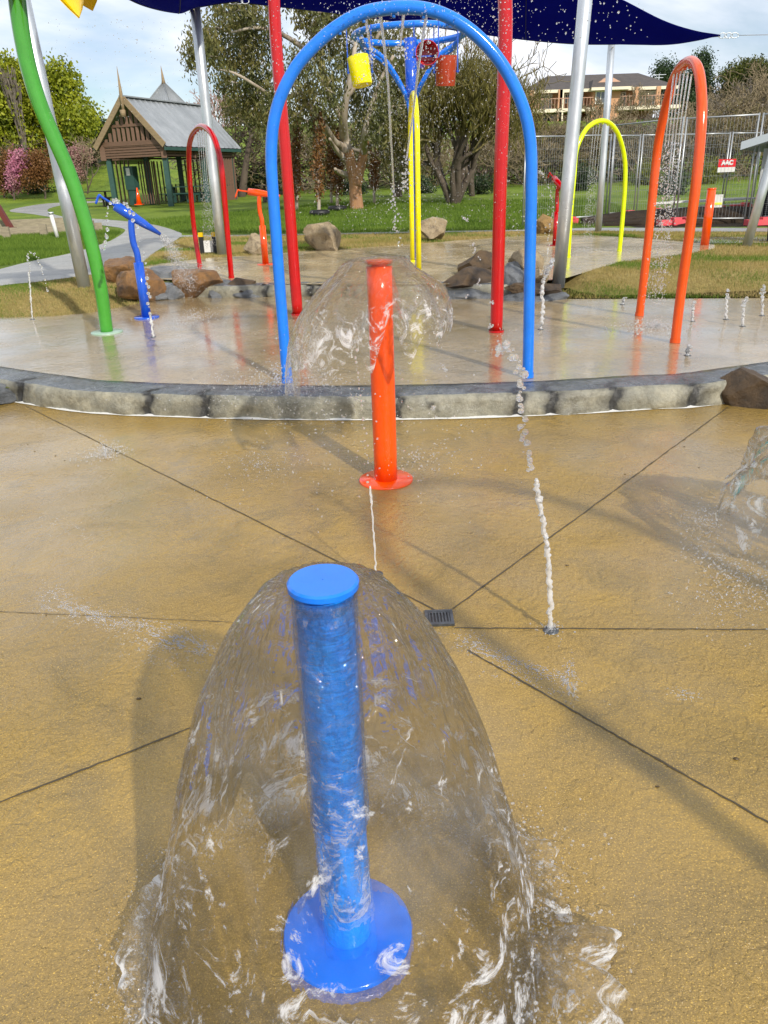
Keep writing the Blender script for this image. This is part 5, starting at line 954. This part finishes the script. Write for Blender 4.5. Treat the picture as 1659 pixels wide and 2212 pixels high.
b = G(1020, 424); bare('bare_tree', 'tall pale bare tree rising behind the willow', b, 3, pw(b, 310), .45, TWIG, 43, None, 6, .13, rmin=.014)
b = G(470, 420); bare('bare_tree', 'bare grey pink tree behind the pavilion roof', b, 4, pw(b, 190), .5, mat('pinkish twigs', (.38, .24, .2), .9), 44, None, 6, .09, rmin=.016)
b = G(70, 395); bare('bare_tree', 'slim dark bare tree rising behind the green stem', b, 5, pw(b, 210), .03, TWIGG, 45, None, 5, .10, rmin=.018, kink=.05, up=.3, fork=.12)
b = G(188, 419); bare('bare_tree', 'small leafless sapling on the lawn left of the pavilion', b, 2, pw(b, 110), .35, TWIG, 46, None, 5, .05, rmin=.012)
b = G(1376, 405); bare('bare_tree', 'pale thin sapling seen behind the rear fence', b, 1, pw(b, 90), .25, TWIG, 47, None, 5, .05, rmin=.012)
b = G(1136, 418); bare('bare_tree', 'leafless tree between the blue arch and the leaning steel post', b, 3, pw(b, 120), .5, TWIG, 48, None, 6, .06, rmin=.012)
# bank of bare shrubs: prototypes shared by copies
protos = []
for k in range(5):
    mt = [TWIG, TWIGG, TWIG, TWIGO, TWIG][k]; t, _ = bare('bare_shrub', 'x', np.zeros(3), 10, 4.2, .75, mt, 60+k, 'bare shrubs on the bank', 5, .07, cat='shrub', rmin=.017, kink=.3, up=.05, split=(2, 3)); protos.append(t)
used = set()
def shrub(u, v, hpx, k, label, wide=1.25):
    b = G(u, v); s = pw(b, hpx)/4.2; t = protos[k % 5]
    if k % 5 in used: t = copy_tree(t)
    else: used.add(k % 5)
    t.location = b; t.scale = (s*wide, s*wide, s); t.rotation_euler = (0, 0, k*1.7); t['label'] = label
where = ['right of the rear red leg', 'left of the leaning steel post', 'behind the leaning steel post', 'inside the lime yellow arch', 'behind the slim steel post', 'right of the lime yellow arch', 'left of the tall orange arch', 'between the orange arch legs', 'right of the tall orange arch', 'above the red fence sign', 'above the louvred building', 'at the right frame edge']
R0 = [(1075, 396, 120), (1130, 398, 110), (1190, 396, 115), (1245, 394, 120), (1300, 393, 112), (1350, 391, 120), (1400, 390, 122), (1450, 388, 118), (1510, 386, 120), (1560, 384, 118), (1610, 380, 120), (1665, 376, 125)]
for k, (u, v, h_) in enumerate(R0): shrub(u, v, h_, k, 'tangled bare shrub on the lower bank '+where[k])
R1_ = [(1100, 372, 105), (1160, 368, 84), (1225, 362, 74), (1290, 358, 68), (1350, 352, 62), (1420, 345, 66), (1490, 340, 78), (1550, 335, 105), (1610, 325, 120), (1665, 318, 140), (1040, 380, 110), (1590, 300, 95)]
for k, (u, v, h_) in enumerate(R1_): shrub(u, v, h_, k+3, 'bare shrub higher on the bank '+(where+['x'])[[1, 1, 2, 3, 4, 6, 7, 8, 9, 11, 0, 10][k]]+(', paler one' if k == 1 else ''), 1.5)
for k, (u, v, h_, lb) in enumerate([(30, 395, 80, 'grey bare thicket shrub under the left conifer'), (85, 388, 80, 'grey bare shrub behind the copper tree'), (-20, 398, 90, 'grey bare shrub at the far left edge'), (150, 375, 75, 'tan bare shrub below the rounded conifer'), (205, 352, 48, 'tan bare shrub left of the road sign'), (530, 412, 130, 'tall bare shrub right of the pavilion'), (570, 415, 110, 'bare shrub between the pavilion and the blue arch'), (610, 412, 105, 'bare shrub behind the left blue arch leg'), (660, 410, 110, 'bare shrub right of the left red leg'), (720, 408, 115, 'bare shrub behind the copper columns'), (800, 406, 105, 'bare shrub right of the gum trunk'), (850, 406, 100, 'bare shrub left of the yellow arch'), (900, 404, 100, 'bare shrub right of the yellow arch'), (940, 402, 95, 'bare shrub left of the willow'), (1040, 404, 90, 'bare shrub right of the willow')]): shrub(u, v, h_, k+1, lb, 1.3)
# evergreen shrubs and hill trees
b = G(1300, 396); 
def bush(label, u, v, ru, rv, lm, seed, size=.13, n=30, group='leafy evergreen shrubs below the bank'):
    b = G(u, v); y = b[1]; rr = np.random.default_rng(seed); L = [(u, v-rv, ru*.8, rv*.85)]+[(u+rr.uniform(-.7, .7)*ru, v-rv*rr.uniform(.4, 1.6), ru*.45, rv*.45) for _ in range(6)]; tree('leafy_shrub', label, b, [tpx(u, v-rv*.5, y), tpx(u, v-rv, y)], .08, cl(y, L, .4), lm, n, 40, (.2, .2, .2), size*.5, BARK, group, seed, limb_r=.03, cat='shrub', shell=.4)
bush('dark green shrub behind the leaning steel post', 1245, 412, 40, 30, DKE, 71); bush('yellow green glossy shrub between the orange arch legs and the sign', 1520, 398, 32, 32, SHR, 72); bush('glossy green shrub left of the tall orange arch', 1400, 400, 30, 22, SHR, 73); bush('dark low shrub behind the willow', 1030, 420, 34, 16, DKE, 74); bush('dark shrub behind the bollard inside the fence', 1445, 420, 34, 14, DKE, 75); bush('dark shrub right of the pavilion', 545, 418, 34, 20, DKE, 76); bush('dark shrub at the foot of the blue arch left leg', 610, 420, 30, 16, DKE, 77); bush('dark shrub below the copper tree at the left', 75, 418, 50, 12, DKE, 78)
bush('dark shrub left of the willow', 905, 418, 30, 16, DKE, 79); bush('dark shrub behind the gum trunk', 760, 420, 34, 14, DKE, 80)
b = UY(1500, 262, 113); b[2] = float(T(b[0], b[1])); tree('cypress_tree', 'tall dark green cypress behind the orange arch', b, [tpx(1500, 250, b[1]), tpx(1505, 150, b[1])], .4, cone_clumps(b[1], 1512, 135, 300, 42, 9, 6, .3)+cl(b[1], [(1440, 165, 34, 26), (1460, 200, 40, 40), (1480, 240, 50, 50), (1550, 290, 50, 30)], 2), leafmat('cypress foliage', (.05, .085, .025), (.025, .05, .018), (.03, .055, .02), .15), 36, 60, (.5, .5, .5), .15, BARK, None, 81, up=.3)
b = UY(1620, 262, 108); b[2] = float(T(b[0], b[1])); tree('pine_tree', 'flat topped olive pine on the right skyline', b, [tpx(1622, 260, b[1]), tpx(1618, 210, b[1]), tpx(1625, 170, b[1])], .4, cl(b[1], [(1590, 170, 34, 24), (1620, 152, 40, 20), (1660, 158, 40, 24), (1575, 200, 22, 22), (1610, 195, 30, 22), (1650, 195, 34, 22), (1690, 190, 40, 30)], 2), CONB, 36, 60, (.5, .5, .35), .15, BARK, None, 82, limb_r=.16, up=.3)
b = G(1650, 330); bare('bare_tree', 'spreading bare tree against the olive pine', b, 4, pw(b, 150), .6, TWIG, 83, None, 6, .12, rmin=.02)
b = G(1120, 330); bare('bare_tree', 'bare tree left of the brick house', b, 3, pw(b, 130), .6, TWIG, 84, None, 6, .1, rmin=.02)
b = G(1370, 300); bare('bare_tree', 'thin bare tree before the right balcony of the brick house', b, 3, pw(b, 95), .5, TWIG, 85, None, 6, .07, rmin=.018)
b = G(1290, 300); bare('bare_tree', 'thin bare tree before the brick house centre', b, 3, pw(b, 75), .6, TWIG, 86, None, 6, .07, rmin=.018)
# ------------------------------------------------------------------ water: jets, showers, spray
def jet(label, pix, y, r0, r1, mt=WJET, seed=0, extra=None, sub=1, gap=0):
    rr = np.random.default_rng(seed); P = spline([UY(u, v, y) for u, v in pix], 14); n = len(P); base = P[0].copy(); t = thing('water_jet', label, 'water jet', tuple(base), 'ground water jets')
    if mt is WJET and base[2] < .3: m = MB(); m.lathe(base*[1, 1, 0]+[0, 0, base[2]], [(.001, .005), (.022, .005), (.03, .002), (.03, -.002)], 20); m.build('nozzle', IRON, t)
    if gap < n:
        k = n-gap; Q = P[:k]+rr.normal(0, r0*.4, (k, 3)); rad = np.linspace(r0, r1, k)*(1+.45*np.abs(rr.normal(0, 1, k))); m = MB(); m.tube(Q, rad, 8); m.build('water_column', mt, t)
    if gap:
        Q = P[n-gap:]; Q = Q[::3] if gap > 60 else Q; Q = Q+rr.normal(0, r1*1.2, Q.shape); rad = r1*rr.uniform(.5, 1.9, len(Q)); V, Fc = drops_geo(Q, rad, 2, rr.uniform(.8, 1.3, (len(Q), 3))); np_mesh('drops', V, Fc, WDROP, loc=tuple(base), parent=t, smooth=True)['kind'] = 'stuff'
    return t
yj = U(1190, 1362)[1]
t = jet('tall bubbling white jet rising from the pad right of the drain', [(1190, 1362), (1188, 1290), (1184, 1210), (1176, 1150), (1168, 1095), (1156, 1035)], yj, .0078, .0062, seed=1)
jet('string of large drops above the tall bubbling jet', [(1157, 1032), (1144, 990), (1137, 965), (1130, 945), (1132, 915), (1129, 880), (1124, 850), (1125, 823), (1118, 792), (1108, 765), (1092, 750), (1078, 752), (1071, 762)], yj, .007, .0062, seed=2, gap=999 if False else 169)
jet('thin white jet just left of the orange post', [(812, 1240), (806, 1130), (799, 1050), (791, 960), (785, 900), (778, 845), (770, 790), (766, 740)], U(815, 1270)[1], .0026, .0030, seed=3, gap=70)
jet('jet rising between the right blue arch leg and the orange arch', [(1168, 712), (1172, 670), (1172, 625), (1177, 598), (1186, 580), (1194, 562)], U(1168, 712, .17)[1], .012, .011, seed=4, gap=34)
for k, (u, v, h_, lb) in enumerate([(1485, 768, 22, 'short splashy jet right of the orange arch leg'), (1495, 694, 44, 'low jet behind the orange arch'), (1568, 690, 66, 'slender jet at the right of the terrace'), (1604, 705, 60, 'wide low jet near the right edge'), (1646, 682, 66, 'slender jet nearest the right frame edge'), (1345, 658, 14, 'tiny jet at the grass edge of the terrace')]):
    jet(lb, [(u, v), (u+1, v-h_*.35), (u+2, v-h_*.7), (u+5, v-h_)], U(u, v, .17)[1], .009, .008, seed=20+k, gap=16)
jet('thin hooped jet at the far left on the brown grass', [(70, 690), (67, 650), (64, 610), (61, 575), (60, 555), (66, 544), (78, 552), (86, 572), (95, 600), (102, 630)], U(70, 690, .17)[1], .006, .007, seed=31, gap=90)
jet('hooped jet of drops curling above the blue cannon', [(331, 728), (326, 690), (322, 650), (318, 600), (312, 560), (300, 520), (290, 480), (280, 452), (262, 438), (248, 436), (236, 446), (230, 480), (227, 520), (222, 545)], U(331, 728, .17)[1]-.25, .008, .0095, seed=32, gap=165)
jet('slanting jet rising left of the yellow arch', [(1182, 560), (1186, 500), (1195, 440), (1175, 380), (1165, 370)], 13.5, .008, .008, seed=33, gap=50)
# sprays
def spray(name, label, P, r, mt=WDROP, sub=1):
    V, Fc = drops_geo(P, r, sub, rng.uniform(.7, 1.4, (len(P), 3))); o = np_mesh(name, V, Fc, mt, smooth=True); return tag(o, label, 'spray', kind='stuff')
def cloud(n, box, ys, rr_, pwr=1.):
    u = rng.uniform(box[0], box[2], n); v = rng.uniform(box[1], box[3], n); y = rng.uniform(*ys, n); P = np.array([UY(a, b, c) for a, b, c in zip(u, v, y)]); r = rr_[0]+(rr_[1]-rr_[0])*rng.random(n)**3; return P, r
P, r = [], []
for n, bx_, ys_, rr_ in [(2200, (640, 30, 1110, 480), (5.6, 8.5), (.0013, .0045)), (500, (560, 0, 1150, 140), (5.4, 7), (.0013, .0045)), (1700, (740, 150, 980, 500), (7, 9.5), (.0018, .005)), (260, (100, 40, 420, 260), (6, 9), (.002, .005)), (200, (480, 20, 640, 240), (6, 9), (.002, .006)), (120, (1060, 0, 1400, 90), (6, 8), (.003, .008)), (160, (1090, 380, 1240, 520), (9, 12), (.004, .01))]:
    a, b = cloud(n, bx_, ys_, rr_); P.append(a); r.append(b)
spray('water_spray', 'fine falling drops scattered under the blue and red arches', np.concatenate(P), np.concatenate(r))
# splashes falling from the blue arch
P, r = [], []
for u0, v0, v1 in ((800, 38, 190), (872, 30, 150), (915, 36, 160), (940, 40, 160), (760, 60, 100)):
    for k in range(60):
        q = rng.random()**.8; P.append(UY(u0+rng.normal(0, 5+20*q), v0+(v1-v0)*q+rng.normal(0, 6), 5.8+rng.normal(0, .08))); r.append(.0015+.005*rng.random()**2)
for k in range(160): P.append(UY(rng.uniform(700, 1120), rng.uniform(0, 40)-rng.random()*12, 5.7)); r.append(.0015+.004*rng.random()**2)
spray('water_spray', 'clusters of splash drops breaking under the blue arch crown', np.array(P), np.array(r))
def stream(label, pix, y, r, gap=40, seed=0, nm='water_stream', grp='streams falling from the arches'):
    t = jet(label, pix, y, r, r*.7, WDROP, seed, gap=gap); t.name = nm; t['group'] = grp; t['category'] = 'water stream'; return t
def stream_y(label, pix, ys_, r, gap, seed): 
    rr = np.random.default_rng(seed); P = spline([UY(u, v, y) for (u, v), y in zip(pix, ys_)], 16); n = len(P); t = thing('water_stream', label, 'water stream', tuple(P[0]), 'streams falling from the arches'); k = n-gap
    m = MB(); m.tube(P[:k], np.linspace(r, r*.6, k)*(1+.2*rr.random(k)), 7); m.build('water_thread', WDROP, t); Q = P[k-1:]; Q = Q+rr.normal(0, .02, Q.shape)*np.linspace(.2, 1.5, len(Q))[:, None]
    Q = np.repeat(Q, 4, 0)+rr.normal(0, .012, (len(Q)*4, 3))+np.array([0, 0, 1])*rr.normal(0, .03, (len(Q)*4, 1)); V, Fc = drops_geo(Q, r*rr.uniform(.3, 1., len(Q)), 1); np_mesh('drops', V, Fc, WDROP, loc=tuple(P[0]), parent=t, smooth=True)['kind'] = 'stuff'
for k, (pix, lb) in enumerate([([(821, 30), (829, 90), (838, 180), (843, 270), (850, 400), (855, 520)], 'long clear stream left of centre under the blue arch'), ([(922, 28), (912, 90), (902, 160), (893, 240), (880, 330), (870, 420)], 'clear stream slanting down past the bucket mast'), ([(790, 40), (796, 80), (806, 130)], 'short clear stream nearest the yellow bucket'), ([(872, 25), (868, 70), (862, 120)], 'short clear stream above the bucket mast')]):
    stream_y(lb, pix, np.linspace(5.82, 6.4, len(pix)), .010, 14 if len(pix) > 3 else 8, 50+k)
for nm, top, bot, yy, n in (('orange', (1475, 152), (1415, 660), (7.45, 7.5), 6), ('red', (436, 280), (452, 530), (12.4, 12.4), 5), ('lime yellow', (1292, 266), (1268, 520), (13.1, 13.), 4)):
    for k in range(n):
        q = k/(n-1)-.5; a = (top[0]+q*38*(1 if nm == 'orange' else .5), top[1]+abs(q)*16); bq = (bot[0]+q*30*(1 if nm == 'orange' else .5), bot[1]); pix = [(a[0]+(bq[0]-a[0])*(s**.9), a[1]+(bq[1]-a[1])*s) for s in np.linspace(0, 1, 6)]
        stream_y('%s thread of water from the %s arch crown' % (['first', 'second', 'third', 'fourth', 'fifth', 'sixth'][k]+' from the left', nm), pix, np.linspace(yy[0], yy[1], 6), .007 if nm == 'orange' else .006, 55 if nm == 'orange' else 45, 70+k)
# cannon spray fan
P, r = [], []
dirn = UY(410, 625, tipB[1]+.5)-tipB
for k in range(2600):
    q = rng.random()**.7; s = tipB+dirn*q+np.array([0, 0, .10*math.sin(math.pi*q)])+rng.normal(0, .012+.075*q, 3); P.append(s); r.append(.002+.003*rng.random())
spray('cannon_spray', 'fan of fine spray from the blue cannon onto the rocks', np.array(P), np.array(r), WFOAM)
P, r = [], []
def burst(u, v, z, n, rad, h, rr_=(.002, .006)):
    c = U(u, v, z)
    for k in range(n):
        a = rng.uniform(0, 6.28); d = abs(rng.normal(0, rad)); P.append(c+[d*math.cos(a), d*math.sin(a), abs(rng.normal(0, h))*math.exp(-d/rad*.5)]); r.append(rng.uniform(*rr_))
burst(415, 690, .17, 500, .35, .05, (.003, .006)); burst(600, 840, .17, 900, .35, .10); burst(700, 880, .05, 500, .4, .12); burst(1418, 708, .17, 500, .22, .04, (.004, .009)); burst(440, 585, .33, 300, .3, .06, (.004, .008)); burst(880, 560, .33, 350, .9, .06, (.004, .008)); burst(1270, 545, .33, 300, .5, .05, (.004, .008)); burst(1095, 760, .17, 60, .1, .15)
burst(228, 985, 0, 420, .10, .05, (.002, .005)); burst(560, 1010, 0, 250, .25, .05, (.0015, .004)); burst(900, 1005, 0, 120, .2, .06, (.002, .006)); burst(1190, 1362, 0, 90, .035, .012, (.002, .004))
for k in range(700): burst(rng.uniform(600, 1000), rng.uniform(640, 1100), 0 if rng.random() < .6 else .17, 1, .2, .35, (.0015, .0055))
spray('splash_drops', 'splashing drops scattered across the wet pads', np.array(P), np.array(r))
# big bright drops in the air
P, r = [], []
for u, v, s in [(1345, 0, 0)]*0+[(1001, 470, 6), (1010, 476, 5), (1020, 530, 7), (1028, 540, 8), (1008, 638, 6), (1037, 560, 5), (1063, 652, 6), (1060, 705, 7), (1034, 611, 7), (1075, 745, 9), (1090, 752, 12), (963, 800, 9), (958, 790, 6), (968, 690, 6), (935, 880, 8), (941, 900, 5), (915, 1003, 11), (889, 1112, 9), (884, 1180, 6), (866, 1252, 8), (661, 1070, 6), (636, 990, 4), (666, 1182, 5), (872, 1208, 5), (890, 1225, 4), (748, 1330, 0), (752, 720, 8), (745, 900, 7), (770, 860, 6), (650, 690, 6), (662, 650, 5), (1083, 757, 12), (1100, 770, 7)]:
    if not s: continue
    y_ = 4.6 if v > 600 else 6.2
    for k in range(5): P.append(UY(u+rng.normal(0, s*.35), v+rng.normal(0, s*.4), y_)); r.append(pw(P[-1], s)*.5*rng.uniform(.35, .8))
spray('large_drops', 'large glassy drops hanging in the air round the orange post', np.array(P), np.array(r), WDROP, 2)
# water clinging and foam at the front bell
P, r = [], []
for k in range(5200):
    th = rng.uniform(0, 2*math.pi); s = .44-.03*math.cos(th)+rng.normal(0, .05); q = bB+[s*math.cos(th), s*math.sin(th), .004+abs(rng.normal(0, .03))]; P.append(q); r.append(.0008+.0022*rng.random()**3)
for k in range(1500):
    th = rng.uniform(-1.3, .6); s = .42+abs(rng.normal(0, .09)); q = bB+[s*math.cos(th), s*math.sin(th), .01+abs(rng.normal(0, .07))]; P.append(q); r.append(.0008+.0035*rng.random()**3)
spray('splash_drops', 'bubbling splash ring where the front water bell lands', np.array(P), np.array(r), WDROP)
P, r = [], []
for k in range(900):
    th = rng.uniform(2.2, 4.2); s = .5+rng.normal(0, .06); P.append(bR+[s*math.cos(th), s*math.sin(th), abs(rng.normal(0, .05))+.004]); r.append(.001+.004*rng.random()**2)
for k in range(500): q = U(rng.normal(1590, 60), rng.normal(1270, 45)); P.append(q+[0, 0, .003+abs(rng.normal(0, .01))]); r.append(.001+.003*rng.random())
spray('splash_drops', 'splash drops where the right water bell lands', np.array(P), np.array(r), WDROP)
def lump(label, pts_, r, seed, mt=WSHEET):
    rr = np.random.default_rng(seed); m = MB(); Pq = spline(pts_, 8); m.tube(Pq, r*(1+.5*rr.random(len(Pq)))*np.sin(np.linspace(.15, 3.0, len(Pq))), 10); o = m.build('water_splash', mt, loc=tuple(pts_[0])); tag(o, label, 'splash', 'tongues of splashing water')
def tongue(label, a0, a1, r0, r1, h, seed):
    V = []; n, k = 40, 14
    for i in range(n):
        th = a0+(a1-a0)*i/(n-1)
        for j in range(k):
            q = j/(k-1); e = 1+.35*n3(th*5, seed, 0)+.2*n3(th*14, seed, 5); r = r0+(r1-r0)*q*e+.012*n3(th*9, q*4, seed); z = .006+h*math.sin(math.pi*min(1, q*.75))*e*math.sin(math.pi*i/(n-1))**.5+.012*n3(th*12, q*6, seed+2)
            V.append(bB+[r*math.cos(th), r*math.sin(th), max(.003, z)])
    m = MB(); m.add(V, grid_mesh(None, n, k)); o = m.build('water_splash', WSHEET, loc=tuple(bB)); me = o.data; uv = me.uv_layers.new(name='UVMap')
    for p in me.polygons:
        for li, vi in zip(p.loop_indices, p.vertices): i, j = divmod(vi, k); uv.data[li].uv = (i/(n-1)*.5+seed*.13, .5+j/(k-1)*.5)
    tag(o, label, 'splash', 'splashes where the front bell lands')
tongue('splash crown thrown up at the lower right of the front bell', -.75, -.05, .40, .60, .12, 1)
tongue('low splash sheet right of the blue base plate', .0, .9, .38, .52, .07, 2)
tongue('low splash sheet left of the blue base plate', 2.7, 3.6, .38, .50, .08, 3)
tongue('small splash lip behind the blue base plate', 1.2, 2.2, .36, .46, .06, 4)
LEAFD = mat('wet fallen leaf', (.10, .06, .02), .4, c2=(.05, .035, .015), ns=20); P_ = []
for u, v in [(100, 1330), (60, 960), (75, 975), (120, 985), (105, 1000), (140, 995), (1325, 948), (1350, 1025), (1225, 1222), (1510, 1010), (1478, 965), (300, 1510), (1590, 1640), (1420, 1700), (45, 962), (1380, 880)]:
    P_.append(U(u, v)+[0, 0, .002])
V, Fc = drops_geo(np.array(P_), rng.uniform(.0035, .008, len(P_)), 1, np.stack([rng.uniform(.6, 1.6, len(P_)), rng.uniform(.5, 1., len(P_)), np.full(len(P_), .25)], 1)); tag(np_mesh('leaf_debris', V, Fc, LEAFD), 'dark specks of wet leaf litter on the lower pad', 'debris', kind='stuff')
# flat foam rafts (bubbles)
def foam(label, rafts, seed):
    rr = np.random.default_rng(seed); P, r = [], []
    for u, v, du, dv, n in rafts:
        k = 0
        while k < n:
            a, b = rr.normal(0, 1, 2); 
            if mnoise.noise(Vector((a*2.2+seed, b*2.2, u*.01))) < .02: continue
            q = U(u+a*du, v+b*dv+a*du*.25); P.append(q+[0, 0, .0012]); r.append(rr.uniform(.0010, .0034)); k += 1
    P = np.array(P); r = np.array(r); V, Fc = drops_geo(P, r, 1, np.tile([1, 1, .6], (len(P), 1))); o = np_mesh('foam_bubbles', V, Fc, WFOAM, smooth=True); tag(o, label, 'foam', kind='stuff')
foam('rafts of bubbles drifting on the pad left of the front bell', [(155, 1320, 42, 12, 700), (240, 1340, 40, 10, 420), (370, 1385, 45, 12, 800), (330, 1350, 60, 10, 300), (120, 1285, 25, 10, 150), (140, 1140, 40, 14, 160), (440, 1400, 30, 9, 200), (350, 1420, 60, 14, 200)], 1)
foam('bubble trails on the pad right of the front bell', [(1060, 1415, 38, 5, 320), (1150, 1445, 40, 7, 300), (1230, 1470, 8, 22, 360), (1020, 1385, 25, 8, 200), (1480, 1500, 20, 7, 90), (1130, 1465, 60, 10, 150)], 2)
# unseen off-frame arch, added to cast the shadow streaks on the lower pad
t = thing('water_arch', 'unseen arch added just behind the camera on the right for its shadow', 'water arch', (2.2, .3, 0), 'water arches on the splash pad')
Q = [np.array([2.85, .35, 0]), np.array([2.85, .35, 2.1])]+[np.array([2.25+.6*math.cos(x), .2+.15*math.cos(x), 2.1+.75*math.sin(x)]) for x in np.linspace(.3, math.pi-.3, 7)]+[np.array([1.65, .05, 2.1]), np.array([1.65, .05, 0])]
m = MB(); m.tube(spline(Q, 8), .040, 16); m.build('arch_tube', BLUE2, t); m = MB(); m.lathe((2.85, .35, 0), [(.061, .03), (.061, .002)], 16); m.build('collar', BLUE2, t); m = MB(); m.lathe((1.65, .05, 0), [(.061, .03), (.061, .002)], 16); m.build('collar', BLUE2, t)
for o in [x for x in bpy.data.objects if x.get('label') == 'x']: bpy.data.objects.remove(o)
